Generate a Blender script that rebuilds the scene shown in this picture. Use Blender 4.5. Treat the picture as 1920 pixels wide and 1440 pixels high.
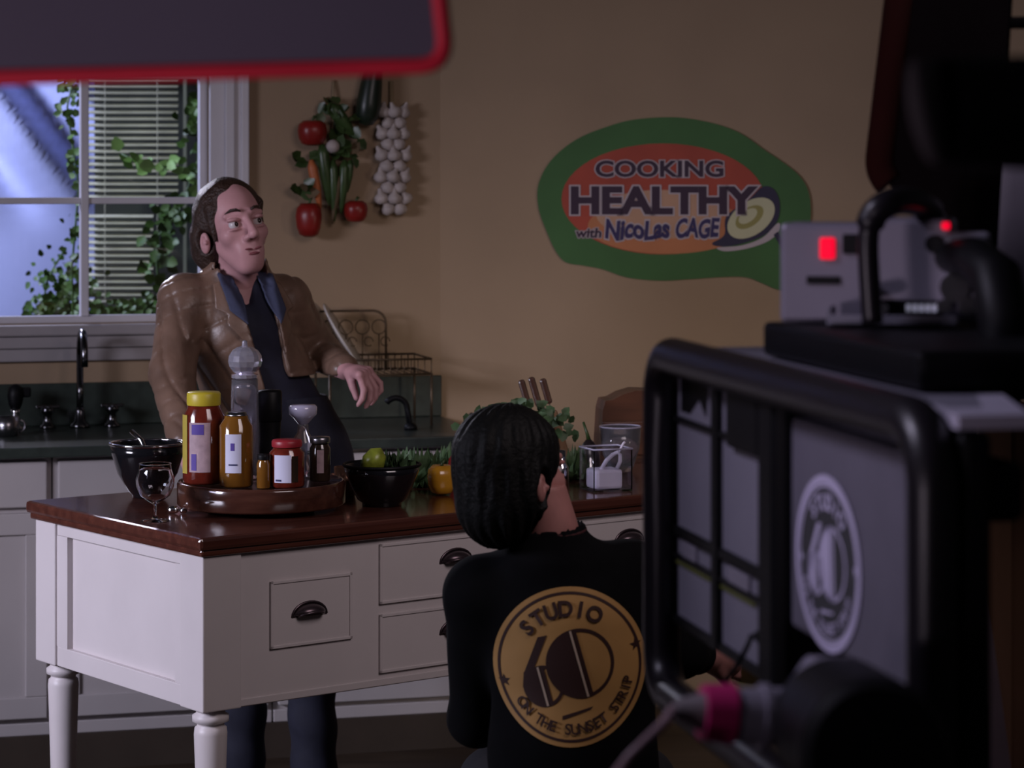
import bpy, bmesh, math, random
import numpy as np
from mathutils import Vector, Matrix, Euler
from mathutils.bvhtree import BVHTree
import openvdb
random.seed(4)
PI = math.pi
for o in list(bpy.data.objects):
    bpy.data.objects.remove(o)
SC = bpy.context.scene
COL = SC.collection

# ------------------------------------------------------------------ camera
F, HZ, CH = 4800.0, 330.0, 1.655          # focal length in px, horizon row, eye height
cam_d = bpy.data.cameras.new('camera')
cam_d.sensor_width = 36.0
cam_d.lens = F / 1920 * 36
cam_d.shift_y = -(720 - HZ) / 1920
cam_d.clip_start = 0.05
cam_d.dof.use_dof = True
cam_d.dof.focus_distance = 5.4
cam_d.dof.aperture_fstop = 6.0
cam = bpy.data.objects.new('camera', cam_d)
cam.location = (0, 0, CH)
cam.rotation_euler = (PI / 2, 0, 0)
COL.objects.link(cam)
SC.camera = cam

# ------------------------------------------------------------------ world, lights, exposure
w = bpy.data.worlds.new('studio_dark')
SC.world = w
w.use_nodes = True
w.node_tree.nodes['Background'].inputs[0].default_value = (0.55, 0.5, 0.6, 1)
w.node_tree.nodes['Background'].inputs[1].default_value = 0.02
SC.view_settings.view_transform = 'Standard'
SC.view_settings.look = 'None'
SC.view_settings.exposure = 0.0
SC.view_settings.gamma = 1.0
SC.view_settings.use_curve_mapping = False


def area(name, loc, target, size, energy, color, size_y=None, spread=180):
    d = bpy.data.lights.new(name, 'AREA')
    d.energy = energy
    d.color = color
    d.shape = 'RECTANGLE'
    d.size = size
    d.size_y = size_y or size
    d.spread = math.radians(spread)
    o = bpy.data.objects.new(name, d)
    o.location = loc
    o.rotation_euler = (Vector(target) - Vector(loc)).to_track_quat('-Z', 'Y').to_euler()
    COL.objects.link(o)
    return o


def spot(name, loc, target, energy, color, angle, blend=0.6, size=0.2):
    d = bpy.data.lights.new(name, 'SPOT')
    d.energy = energy
    d.color = color
    d.spot_size = math.radians(angle)
    d.spot_blend = blend
    d.shadow_soft_size = size
    o = bpy.data.objects.new(name, d)
    o.location = loc
    o.rotation_euler = (Vector(target) - Vector(loc)).to_track_quat('-Z', 'Y').to_euler()
    COL.objects.link(o)
    return o


area('studio_key_softbox', (-3.6, 3.9, 2.0), (-0.8, 5.9, 0.55), 1.2, 25, (0.82, 0.80, 1.0), 0.7, 78)
area('studio_fill_softbox', (1.2, 3.6, 2.7), (-0.3, 6.9, 0.6), 1.4, 8, (1.0, 0.84, 0.88), 1.0, 100)
spot('wall_wash_lamp', (2.7, 4.9, 1.15), (0.20, 8.0, 0.62), 98, (1.0, 0.83, 0.68), 38, 1.0, 0.3)
spot('window_rim_lamp', (-2.45, 9.6, 2.75), (-0.85, 6.5, 1.25), 210, (0.84, 0.82, 1.0), 30, 0.5, 0.10)
area('garden_blue_lamp', (-3.6, 8.9, 2.7), (-1.7, 9.8, 1.6), 0.6, 85, (0.60, 0.66, 1.0), 0.6, 150)
spot('garden_leaf_lamp', (-2.6, 8.2, 2.6), (-1.2, 8.9, 1.4), 60, (0.85, 0.95, 0.9), 50, 0.7, 0.1)
spot('equipment_rim_lamp', (-1.1, 2.5, 2.7), (0.26, 2.50, 1.27), 66, (0.80, 0.74, 1.0), 46, 0.8, 0.2)
spot('flag_side_lamp', (-1.6, 0.6, 1.2), (-0.3, 2.0, 1.85), 60, (0.95, 0.78, 0.95), 44, 0.8, 0.2)

# ------------------------------------------------------------------ helpers


def P(px, py, d):
    return Vector(((px - 960) / F * d, d, CH - (py - HZ) / F * d))


def mat(name, color, rough=0.5, metal=0.0, vary=0.08, scale=12.0, bump=0.0, bscale=60.0, trans=0.0,
        coat=0.0, emit=None, estr=0.0, ior=1.45, sheen=0.0, spec=0.5, alpha=1.0):
    m = bpy.data.materials.new(name)
    m.use_nodes = True
    nt = m.node_tree
    b = nt.nodes['Principled BSDF']
    b.inputs['Roughness'].default_value = rough
    b.inputs['Metallic'].default_value = metal
    b.inputs['IOR'].default_value = ior
    b.inputs['Transmission Weight'].default_value = trans
    b.inputs['Coat Weight'].default_value = coat
    b.inputs['Coat Roughness'].default_value = 0.08
    b.inputs['Sheen Weight'].default_value = sheen
    b.inputs['Specular IOR Level'].default_value = spec
    b.inputs['Alpha'].default_value = alpha
    tc = nt.nodes.new('ShaderNodeTexCoord')
    if vary > 0:
        n = nt.nodes.new('ShaderNodeTexNoise')
        n.inputs['Scale'].default_value = scale
        n.inputs['Detail'].default_value = 4
        r = nt.nodes.new('ShaderNodeValToRGB')
        r.color_ramp.elements[0].position = 0.3
        r.color_ramp.elements[1].position = 0.7
        r.color_ramp.elements[0].color = tuple(c * (1 - vary) for c in color) + (1,)
        r.color_ramp.elements[1].color = tuple(min(1, c * (1 + vary)) for c in color) + (1,)
        nt.links.new(tc.outputs['Object'], n.inputs['Vector'])
        nt.links.new(n.outputs['Fac'], r.inputs['Fac'])
        nt.links.new(r.outputs['Color'], b.inputs['Base Color'])
    else:
        b.inputs['Base Color'].default_value = tuple(color) + (1,)
    if bump > 0:
        n2 = nt.nodes.new('ShaderNodeTexNoise')
        n2.inputs['Scale'].default_value = bscale
        n2.inputs['Detail'].default_value = 5
        bp = nt.nodes.new('ShaderNodeBump')
        bp.inputs['Strength'].default_value = bump
        bp.inputs['Distance'].default_value = 0.01
        nt.links.new(tc.outputs['Object'], n2.inputs['Vector'])
        nt.links.new(n2.outputs['Fac'], bp.inputs['Height'])
        nt.links.new(bp.outputs['Normal'], b.inputs['Normal'])
    if emit:
        b.inputs['Emission Color'].default_value = tuple(emit) + (1,)
        b.inputs['Emission Strength'].default_value = estr
    return m


def wood(name, c1, c2, rough=0.3, coat=0.3, scale=3.0, stretch=(1, 12, 12)):
    m = mat(name, c1, rough, coat=coat, vary=0)
    nt = m.node_tree
    b = nt.nodes['Principled BSDF']
    tc = nt.nodes.new('ShaderNodeTexCoord')
    mp = nt.nodes.new('ShaderNodeMapping')
    mp.inputs['Scale'].default_value = stretch
    n = nt.nodes.new('ShaderNodeTexNoise')
    n.inputs['Scale'].default_value = scale
    n.inputs['Detail'].default_value = 6
    r = nt.nodes.new('ShaderNodeValToRGB')
    r.color_ramp.elements[0].position = 0.35
    r.color_ramp.elements[1].position = 0.68
    r.color_ramp.elements[0].color = tuple(c1) + (1,)
    r.color_ramp.elements[1].color = tuple(c2) + (1,)
    nt.links.new(tc.outputs['Object'], mp.inputs['Vector'])
    nt.links.new(mp.outputs['Vector'], n.inputs['Vector'])
    nt.links.new(n.outputs['Fac'], r.inputs['Fac'])
    nt.links.new(r.outputs['Color'], b.inputs['Base Color'])
    return m


class Mb:
    """collects shapes in one bmesh"""

    def __init__(self, T=None):
        self.bm = bmesh.new()
        self.T = T or Matrix.Identity(4)

    def _add(self, verts, faces, smooth=True, T=None):
        M = self.T @ T if T is not None else self.T
        vs = [self.bm.verts.new(M @ Vector(v)) for v in verts]
        for f in faces:
            try:
                fc = self.bm.faces.new([vs[i] for i in f])
                fc.smooth = smooth
            except ValueError:
                pass
        return self

    def box(self, c, s, rot=(0, 0, 0), bev=0.0, T=None):
        t = bmesh.new()
        bmesh.ops.create_cube(t, size=1.0)
        for v in t.verts:
            v.co = Vector((v.co.x * s[0], v.co.y * s[1], v.co.z * s[2]))
        if bev > 0:
            bmesh.ops.bevel(t, geom=list(t.edges), offset=min(bev, min(s) * 0.45), segments=2, affect='EDGES', profile=0.5)
        M = Matrix.Translation(c) @ Euler(rot).to_matrix().to_4x4()
        if T is not None:
            M = T @ M
        t.verts.index_update()
        vs = [M @ v.co for v in t.verts]
        fs = [[v.index for v in f.verts] for f in t.faces]
        t.free()
        return self._add(vs, fs, False)

    def bb(self, x0, x1, y0, y1, z0, z1, bev=0.0):
        return self.box(((x0 + x1) / 2, (y0 + y1) / 2, (z0 + z1) / 2), (abs(x1 - x0), abs(y1 - y0), abs(z1 - z0)), bev=bev)

    def cyl(self, p0, p1, r0, r1=None, seg=24, caps=True):
        r1 = r0 if r1 is None else r1
        p0, p1 = Vector(p0), Vector(p1)
        q = (p1 - p0).to_track_quat('Z', 'Y').to_matrix()
        vs, fs = [], []
        for p, r in ((p0, r0), (p1, r1)):
            for i in range(seg):
                a = 2 * PI * i / seg
                vs.append(p + q @ Vector((r * math.cos(a), r * math.sin(a), 0)))
        for i in range(seg):
            j = (i + 1) % seg
            fs.append((i, j, seg + j, seg + i))
        self._add(vs, fs, True)
        if caps:
            if r0 > 0:
                self._add(vs[:seg], [tuple(range(seg))[::-1]], False)
            if r1 > 0:
                self._add(vs[seg:], [tuple(range(seg))], False)
        return self

    def lathe(self, prof, o=(0, 0, 0), seg=32, T=None, mod=None, caps=False):
        vs, fs = [], []
        for k, (r, z) in enumerate(prof):
            for i in range(seg):
                a = 2 * PI * i / seg
                rr = r * (mod(a, k / (len(prof) - 1)) if mod else 1)
                vs.append((o[0] + rr * math.cos(a), o[1] + rr * math.sin(a), o[2] + z))
        for k in range(len(prof) - 1):
            for i in range(seg):
                j = (i + 1) % seg
                fs.append((k * seg + i, k * seg + j, (k + 1) * seg + j, (k + 1) * seg + i))
        if caps:
            fs.append(tuple(range(seg))[::-1])
            fs.append(tuple((len(prof) - 1) * seg + i for i in range(seg)))
        return self._add(vs, fs, True, T)

    def ball(self, c, r, seg=20, rings=12, rot=(0, 0, 0)):
        r = (r, r, r) if isinstance(r, (int, float)) else r
        M = Matrix.Translation(c) @ Euler(rot).to_matrix().to_4x4() @ Matrix.Diagonal((*r, 1))
        prof = [(math.sin(PI * k / rings), -math.cos(PI * k / rings)) for k in range(rings + 1)]
        prof[0] = (1e-4, -1)
        prof[-1] = (1e-4, 1)
        return self.lathe(prof, seg=seg, T=M)

    def tube(self, pts, r, seg=12, closed=False, caps=True):
        pts = [Vector(p) for p in pts]
        n = len(pts)
        rs = r if isinstance(r, (list, tuple)) else [r] * n
        tang = []
        for i in range(n):
            a = pts[(i - 1) % n] if (closed or i > 0) else pts[i]
            b = pts[(i + 1) % n] if (closed or i < n - 1) else pts[i]
            tang.append((b - a).normalized())
        nrm = tang[0].orthogonal().normalized()
        vs, fs = [], []
        for i in range(n):
            nrm = (nrm - tang[i] * nrm.dot(tang[i])).normalized()
            bn = tang[i].cross(nrm)
            for k in range(seg):
                a = 2 * PI * k / seg
                vs.append(pts[i] + (nrm * math.cos(a) + bn * math.sin(a)) * rs[i])
        m = n if closed else n - 1
        for i in range(m):
            for k in range(seg):
                l = (k + 1) % seg
                i2 = (i + 1) % n
                fs.append((i * seg + k, i * seg + l, i2 * seg + l, i2 * seg + k))
        if caps and not closed:
            fs.append(tuple(range(seg))[::-1])
            fs.append(tuple((n - 1) * seg + k for k in range(seg)))
        return self._add(vs, fs, True)

    def prism(self, pts, h, T=None):
        """pts in xy, extruded 0..h in z"""
        n = len(pts)
        vs = [(p[0], p[1], 0) for p in pts] + [(p[0], p[1], h) for p in pts]
        fs = [tuple(range(n))[::-1], tuple(range(n, 2 * n))] + [(i, (i + 1) % n, n + (i + 1) % n, n + i) for i in range(n)]
        return self._add(vs, fs, False, T)

    def mesh(self, vs, fs, smooth=True, T=None):
        return self._add(vs, fs, smooth, T)

    def build(self, name, material, parent=None, loc=None, rotz=0.0, recalc=True):
        if recalc:
            bmesh.ops.recalc_face_normals(self.bm, faces=list(self.bm.faces))
        me = bpy.data.meshes.new(name)
        self.bm.to_mesh(me)
        self.bm.free()
        me.materials.append(material)
        o = bpy.data.objects.new(name, me)
        COL.objects.link(o)
        if parent:
            o.parent = parent
        if loc is not None:
            o.location = loc
        o.rotation_euler.z = rotz
        return o


def tag(o, label, cat, group=None, kind=None):
    o['label'] = label
    o['category'] = cat
    if group:
        o['group'] = group
    if kind:
        o['kind'] = kind
    return o


def thing(name, label, cat, loc=(0, 0, 0), rotz=0.0, group=None, rot=None):
    o = bpy.data.objects.new(name, None)
    o.empty_display_size = 0.05
    COL.objects.link(o)
    o.location = loc
    o.rotation_euler = rot if rot else (0, 0, rotz)
    return tag(o, label, cat, group)


def struct(o, label=None, cat=None):
    o['kind'] = 'structure'
    if label:
        o['label'] = label
        o['category'] = cat
    return o


def arc(c, r, a0, a1, n, plane='xz', ry=None):
    out = []
    for i in range(n + 1):
        a = a0 + (a1 - a0) * i / n
        u, v = r * math.cos(a), (ry or r) * math.sin(a)
        if plane == 'xz':
            out.append((c[0] + u, c[1], c[2] + v))
        elif plane == 'yz':
            out.append((c[0], c[1] + u, c[2] + v))
        else:
            out.append((c[0] + u, c[1] + v, c[2]))
    return out


def text_mesh(body, offset=0.0, size=1.0, shear=0.0):
    c = bpy.data.curves.new('t', 'FONT')
    c.body = body
    c.size = size
    c.offset = offset
    c.shear = shear
    c.resolution_u = 4
    o = bpy.data.objects.new('t', c)
    COL.objects.link(o)
    dg = bpy.context.evaluated_depsgraph_get()
    me = bpy.data.meshes.new_from_object(o.evaluated_get(dg))
    vs = [(v.co.x, v.co.y) for v in me.vertices]
    fs = [tuple(p.vertices) for p in me.polygons]
    bpy.data.objects.remove(o)
    bpy.data.curves.remove(c)
    bpy.data.meshes.remove(me)
    return vs, fs


def bbox2(vs):
    xs = [v[0] for v in vs]
    ys = [v[1] for v in vs]
    return min(xs), max(xs), min(ys), max(ys)


class Sdf:
    def __init__(s, lo, hi, vox):
        s.vox = vox
        s.lo = np.array(lo, dtype=np.float32)
        n = [int(math.ceil((hi[i] - lo[i]) / vox)) + 1 for i in range(3)]
        s.n = n
        s.f = np.full(n, 0.5, dtype=np.float32)
        s.ax = [s.lo[i] + np.arange(n[i], dtype=np.float32) * vox for i in range(3)]

    def _blk(s, lo, hi):
        sl = []
        for i in range(3):
            a = max(0, int((lo[i] - s.lo[i]) / s.vox) - 1)
            b = min(s.n[i], int((hi[i] - s.lo[i]) / s.vox) + 3)
            if b <= a:
                return None, None
            sl.append(slice(a, b))
        X = s.ax[0][sl[0]][:, None, None]
        Y = s.ax[1][sl[1]][None, :, None]
        Z = s.ax[2][sl[2]][None, None, :]
        return tuple(sl), (X, Y, Z)

    def _mix(s, sl, d, k, mode):
        a = s.f[sl]
        k = max(k, 1e-5)
        if mode == 'u':
            h = np.clip(0.5 + 0.5 * (a - d) / k, 0, 1)
            s.f[sl] = a * (1 - h) + d * h - k * h * (1 - h)
        else:
            h = np.clip(0.5 - 0.5 * (a + d) / k, 0, 1)
            s.f[sl] = a * (1 - h) + (-d) * h + k * h * (1 - h)

    def cap(s, a, b, ra, rb=None, k=0.01, mode='u', flat=None):
        rb = ra if rb is None else rb
        a = np.array(a, dtype=np.float32)
        b = np.array(b, dtype=np.float32)
        m = max(ra, rb) + k * 1.5 + 0.05
        sl, g = s._blk(np.minimum(a, b) - m, np.maximum(a, b) + m)
        if sl is None:
            return s
        X, Y, Z = g
        ab = b - a
        L = max(float(ab @ ab), 1e-9)
        t = np.clip(((X - a[0]) * ab[0] + (Y - a[1]) * ab[1] + (Z - a[2]) * ab[2]) / L, 0, 1)
        dx, dy, dz = X - a[0] - t * ab[0], Y - a[1] - t * ab[1], Z - a[2] - t * ab[2]
        if flat is not None:      # flat = (unit axis, scale): squash distance along an axis
            ax, sc = flat
            q = dx * ax[0] + dy * ax[1] + dz * ax[2]
            e = (1 / sc ** 2 - 1)
            d = np.sqrt(dx * dx + dy * dy + dz * dz + e * q * q) - (ra + (rb - ra) * t)
            if sc < 1:
                d = d * (sc + 1) / 2
        else:
            d = np.sqrt(dx * dx + dy * dy + dz * dz) - (ra + (rb - ra) * t)
        s._mix(sl, d, k, mode)
        return s

    def ell(s, c, r, k=0.01, R=None, mode='u'):
        c = np.array(c, dtype=np.float32)
        m = max(r) + k * 1.5 + 0.05
        sl, g = s._blk(c - m, c + m)
        if sl is None:
            return s
        X, Y, Z = g
        x, y, z = X - c[0], Y - c[1], Z - c[2]
        if R is not None:
            Ri = R.transposed()
            x, y, z = (Ri[0][0] * x + Ri[0][1] * y + Ri[0][2] * z, Ri[1][0] * x + Ri[1][1] * y + Ri[1][2] * z,
                       Ri[2][0] * x + Ri[2][1] * y + Ri[2][2] * z)
        k0 = np.sqrt((x / r[0]) ** 2 + (y / r[1]) ** 2 + (z / r[2]) ** 2) + 1e-6
        k1 = np.sqrt((x / r[0] ** 2) ** 2 + (y / r[1] ** 2) ** 2 + (z / r[2] ** 2) ** 2) + 1e-6
        s._mix(sl, k0 * (k0 - 1) / k1, k, mode)
        return s

    def half(s, fn, k=0.004, mode='s'):
        """fn(X,Y,Z) = distance field; removed (s) where it is negative"""
        X = s.ax[0][:, None, None]
        Y = s.ax[1][None, :, None]
        Z = s.ax[2][None, None, :]
        d = fn(X, Y, Z).astype(np.float32)
        d = np.broadcast_to(d, s.f.shape)
        s._mix((slice(None),) * 3, d, k, mode)
        return s

    def noise(s, fn):
        X = s.ax[0][:, None, None]
        Y = s.ax[1][None, :, None]
        Z = s.ax[2][None, None, :]
        s.f += fn(X, Y, Z).astype(np.float32)
        return s

    def build(s, name, material, parent=None, origin=(0, 0, 0), T=None):
        g = openvdb.FloatGrid(0.5)
        g.copyFromArray(np.ascontiguousarray(s.f))
        p, q = g.convertToQuads(0.0)
        p = p * s.vox + s.lo
        me = bpy.data.meshes.new(name)
        me.from_pydata([tuple(map(float, v)) for v in p], [], [tuple(int(i) for i in f) for f in q])
        if T is not None:
            me.transform(T)
        me.transform(Matrix.Translation(-Vector(origin)))
        bm = bmesh.new()
        bm.from_mesh(me)
        if bm.calc_volume(signed=True) < 0:
            bmesh.ops.reverse_faces(bm, faces=list(bm.faces))
        for f in bm.faces:
            f.smooth = True
        bm.to_mesh(me)
        bm.free()
        me.materials.append(material)
        o = bpy.data.objects.new(name, me)
        COL.objects.link(o)
        if parent:
            o.parent = parent
        return o


# ------------------------------------------------------------------ materials
M_wall = mat('tan_wall_paint', (0.34, 0.24, 0.155), 0.85, vary=0.05, scale=3, bump=0.05, bscale=120)
M_floor = wood('dark_floor_boards', (0.035, 0.022, 0.014), (0.06, 0.04, 0.025), 0.5, 0.1, 2, (1, 10, 1))
M_white = mat('cream_painted_wood', (0.62, 0.57, 0.57), 0.42, vary=0.03, scale=6, bump=0.03, bscale=30)
M_white2 = mat('cream_cabinet_paint', (0.50, 0.46, 0.46), 0.5, vary=0.03, scale=6)
M_trimw = mat('window_white_paint', (0.58, 0.56, 0.60), 0.4, vary=0.03)
M_sill = mat('sill_grey_paint', (0.34, 0.31, 0.32), 0.5, vary=0.06)
M_green = mat('dark_green_stone', (0.035, 0.045, 0.038), 0.28, vary=0.2, scale=30, spec=0.4)
M_walnut = wood('red_brown_varnished_wood', (0.065, 0.020, 0.014), (0.105, 0.034, 0.022), 0.22, 0.5, 3, (1, 14, 14))
M_dark = mat('black_plastic', (0.004, 0.004, 0.005), 0.5, vary=0.1, spec=0.25)
M_tubeb = mat('black_enamel_tube', (0.010, 0.008, 0.011), 0.36, vary=0.1)
M_grey = mat('grey_camera_panel', (0.15, 0.14, 0.18), 0.5, vary=0.06, scale=20, bump=0.02, bscale=300)
M_grey2 = mat('light_grey_camera_panel', (0.21, 0.20, 0.25), 0.5, vary=0.04)
M_silver = mat('silver_grey_housing', (0.26, 0.24, 0.30), 0.42, metal=0.2, vary=0.05)
M_chrome = mat('chrome', (0.75, 0.75, 0.78), 0.12, metal=1.0, vary=0.02)
M_steel = mat('brushed_steel', (0.45, 0.44, 0.47), 0.28, metal=1.0, vary=0.05)
M_pewter = mat('aged_pewter', (0.10, 0.075, 0.085), 0.3, metal=0.8, vary=0.2)
M_glass = mat('clear_glass', (0.95, 0.96, 1.0), 0.02, vary=0, trans=1.0, ior=1.35)
M_pane = bpy.data.materials.new('window_glass')
M_pane.use_nodes = True
_n = M_pane.node_tree
_n.nodes.remove(_n.nodes['Principled BSDF'])
_t, _g, _m = _n.nodes.new('ShaderNodeBsdfTransparent'), _n.nodes.new('ShaderNodeBsdfGlossy'), _n.nodes.new('ShaderNodeMixShader')
_g.inputs['Roughness'].default_value = 0.02
_m.inputs[0].default_value = 0.05
_n.links.new(_t.outputs[0], _m.inputs[1])
_n.links.new(_g.outputs[0], _m.inputs[2])
_n.links.new(_m.outputs[0], _n.nodes['Material Output'].inputs['Surface'])
M_red = mat('red_binding', (0.62, 0.015, 0.04), 0.55, vary=0.08)
M_dred = mat('dark_red_binding', (0.05, 0.004, 0.002), 0.9, vary=0.1)
M_scrim = mat('grey_scrim_fabric', (0.10, 0.085, 0.12), 0.9, vary=0.05, scale=4, bump=0.05, bscale=400)
M_black = mat('black_cloth', (0.006, 0.006, 0.007), 0.85, vary=0.1, sheen=0.05)
M_label = mat('white_paper_label', (0.62, 0.62, 0.78), 0.6, vary=0.04)
M_ink = mat('dark_ink', (0.03, 0.03, 0.10), 0.6, vary=0)

# ------------------------------------------------------------------ room
CN = Vector((-0.225, 8.02, 0))
WA = math.radians(15)
U = Vector((math.cos(WA), math.sin(WA), 0))
WM = Matrix.Translation(CN) @ Matrix.Rotation(WA, 4, 'Z')    # window-wall frame: x<0 leftwards, y<0 into the room
LA = math.radians(-3)
LM = Matrix.Translation(CN) @ Matrix.Rotation(LA, 4, 'Z')    # logo-wall frame: x>0 rightwards


def wq(px, py=0):        # pixel on window wall -> (q left of corner, z)
    k = (px - 960) / F
    q = (-0.225 - k * 8.02) / (0.9659 - k * 0.2588)
    Y = 8.02 - 0.2588 * q
    return q, CH - (py - HZ) / F * Y


def lw(px, py):          # pixel on logo wall -> (a, z)
    k = (px - 960) / F
    a = (8.02 * k + 0.225) / (0.99863 + 0.05234 * k)
    return a, CH - (py - HZ) / F * (8.02 - 0.05234 * a)


H = 3.2
struct(Mb().box((0, 4.5, -0.05), (12, 13, 0.1)).build('floor', M_floor), 'dark floor under the kitchen set', 'floor')
W0, W1, WZ0, WZ1 = -1.50, -0.727, 1.21, 2.36
m = Mb(WM)
m.bb(W1, 0, 0, 0.1, 0, H)
m.bb(-4.0, W0, 0, 0.1, 0, H)
m.bb(W0, W1, 0, 0.1, 0, WZ0)
m.bb(W0, W1, 0, 0.1, WZ1, H)
struct(m.build('wall_back', M_wall), 'tan kitchen wall with the window above the sink', 'wall')
struct(Mb(LM).bb(0, 3.2, 0, 0.1, 0, H).build('wall_right', M_wall), 'tan kitchen wall carrying the round show sign', 'wall')
M_studio = mat('dark_studio_wall', (0.02, 0.018, 0.02), 0.9, vary=0.1)
struct(Mb().box((0, 11.0, 2.5), (14, 0.1, 5)).build('wall_studio', M_studio))

# window casing, sash, muntins, pane
m = Mb(WM)
cq = W1
m.bb(cq, cq + 0.115, -0.022, 0, WZ0 - 0.01, WZ1 + 0.11, 0.003)
m.bb(cq + 0.045, cq + 0.075, -0.034, -0.02, WZ0, WZ1 + 0.1, 0.004)
m.bb(cq + 0.095, cq + 0.12, -0.03, 0, WZ0 - 0.01, WZ1 + 0.12, 0.004)
m.bb(W0 - 0.115, W0, -0.022, 0, WZ0 - 0.01, WZ1 + 0.11, 0.003)
m.bb(W0 - 0.115, cq + 0.115, -0.025, 0, WZ1, WZ1 + 0.12, 0.003)
struct(m.build('trim_1', M_trimw), 'white moulded casing around the window', 'trim')
wroot = thing('window_1', 'white framed window with blinds and vines behind', 'window', WM @ Vector((-1.1, 0.04, WZ0)), WA)
wroot['kind'] = 'structure'
m = Mb()
x0, x1 = W0 + 1.1, W1 + 1.1
m.bb(x0, x0 + 0.03, -0.02, 0.03, 0, 1.15, 0.003)
m.bb(x1 - 0.025, x1, -0.02, 0.03, 0, 1.15, 0.003)
m.bb(x0, x1, -0.02, 0.03, 0, 0.022, 0.003)
m.bb(x0, x1, -0.02, 0.03, 1.12, 1.15, 0.003)
m.build('window_frame', M_trimw, wroot)
m = Mb()
mq = -wq(160)[0] + 1.1
m.bb(mq - 0.012, mq + 0.012, -0.028, 0.03, 0.02, 1.13, 0.003)
m.bb(x0, x1, -0.018, 0.02, 0.360, 0.380, 0.003)
m.bb(x0, x1, -0.018, 0.02, 0.745, 0.765, 0.003)
m.build('muntin', M_trimw, wroot)
Mb().bb(x0 + 0.01, x1 - 0.01, 0.0, 0.004, 0.01, 1.14).build('pane', M_pane, wroot)
m = Mb(WM)
m.bb(-4.0, cq + 0.14, -0.05, 0.03, 1.175, 1.208, 0.006)
m.bb(-4.0, cq + 0.12, -0.035, 0, 1.138, 1.176, 0.004)
m.bb(-4.0, cq + 0.12, -0.022, 0, 1.098, 1.139, 0.004)
struct(m.build('trim_2', M_sill), 'stepped grey window sill', 'sill')

# outside: blue drape, house wall, slatted blind, vines
M_drape = mat('blue_translucent_drape', (0.46, 0.50, 0.76), 0.8, vary=0.04, scale=2)
nx, nz = 90, 60
vs, fs = [], []
for j in range(nz + 1):
    for i in range(nx + 1):
        x = -1.9 + 2.2 * i / nx
        z = 0.4 + 2.8 * j / nz
        g = (z - 1.0) + (x + 1.2) * 1.3
        s_ = 0.075 * math.sin(g * 13) * max(0, min(1, (z - 1.45) * 3)) + 0.03 * math.sin(g * 29 + 1.3 * x) * max(0, min(1, (z - 1.5) * 3)) + 0.012 * math.sin(5 * x)
        vs.append((x, s_, z))
for j in range(nz):
    for i in range(nx):
        a = j * (nx + 1) + i
        fs.append((a, a + 1, a + nx + 2, a + nx + 1))
m = Mb()
m.mesh(vs, fs)
o = m.build('blue_drape', M_drape, loc=(-0.35, 9.85, 0))
md = o.modifiers.new('thick', 'SOLIDIFY')
md.thickness = 0.004
tag(o, 'pale blue drape with diagonal folds hanging outside the window', 'drape')
M_house = mat('dark_green_house_wall', (0.035, 0.04, 0.03), 0.8, vary=0.3, scale=5)
hx0, hx1 = (167 - 960) / F * 9.3, (560 - 960) / F * 9.3
struct(Mb().bb(hx0, hx1, 9.42, 9.5, 0, 3.0).build('wall_outside', M_house), 'dark wall outside behind the slatted blind', 'wall')
M_slat = mat('pale_slats', (0.50, 0.49, 0.38), 0.6, vary=0.15)
bx0, bx1 = P(166, 0, 9.25).x, P(334, 0, 9.25).x
bl = thing('slatted_blind', 'pale horizontal slatted blind outside the right window pane', 'blind', ((bx0 + bx1) / 2, 9.25, 1.1))
hw = (bx1 - bx0) / 2
m = Mb()
z = 2.05
while z > 1.20:
    xr = hw - (0.0 if z > 1.56 else 0.09)
    if not (1.52 < z < 1.565):
        m.box(((xr - hw) / 2, 0, z - 1.1), (xr + hw, 0.020, 0.003), rot=(math.radians(28), 0, 0))
    z -= 0.0235
m.build('slat', M_slat, bl)
m = Mb()
for x in (-hw * 0.62, hw * 0.55):
    m.cyl((x, -0.014, 0.1), (x, -0.014, 0.98), 0.0012, seg=6)
m.build('cord', M_slat, bl)
Mb().bb(-hw, hw, -0.02, 0.165, 0.965, 1.0, 0.003).build('head_rail', M_slat, bl)
M_post = mat('grey_post_paint', (0.28, 0.30, 0.26), 0.6)
px_ = P(347, 0, 9.1).x
tag(Mb().bb(-0.006, 0.006, -0.006, 0.006, 0, 2.6).build('garden_post', M_post, loc=(px_, 9.1, 0)),
    'thin grey vertical post outside beside the slatted blind', 'post')

M_leafs = [mat('vine_leaf_green', (0.055, 0.12, 0.025), 0.5, vary=0.5, scale=9), mat('vine_leaf_pale', (0.22, 0.40, 0.12), 0.5, vary=0.35, scale=9)]


def leaf(m, c, size, rnd, d=None):
    d = d or Vector((rnd.uniform(-1, 1), rnd.uniform(-0.6, 0.3), rnd.uniform(-1, 0.6))).normalized()
    n = Vector((rnd.uniform(-0.5, 0.5), -1, rnd.uniform(-0.2, 0.9)))
    s_ = d.cross(n).normalized()
    n = s_.cross(d)
    L, Wd = size, size * rnd.uniform(0.3, 0.45)
    c = Vector(c)
    v = [c, c + d * L * 0.3 + s_ * Wd + n * Wd * 0.15, c + d * L * 0.7 + s_ * Wd * 0.75 + n * Wd * 0.1, c + d * L,
         c + d * L * 0.7 - s_ * Wd * 0.75 + n * Wd * 0.1, c + d * L * 0.3 - s_ * Wd + n * Wd * 0.15, c + d * L * 0.35 - n * Wd * 0.1, c + d * L * 0.7]
    m.mesh(v, [(0, 6, 1), (1, 6, 7, 2), (2, 7, 3), (3, 7, 4), (4, 7, 6, 5), (5, 6, 0)])


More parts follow.
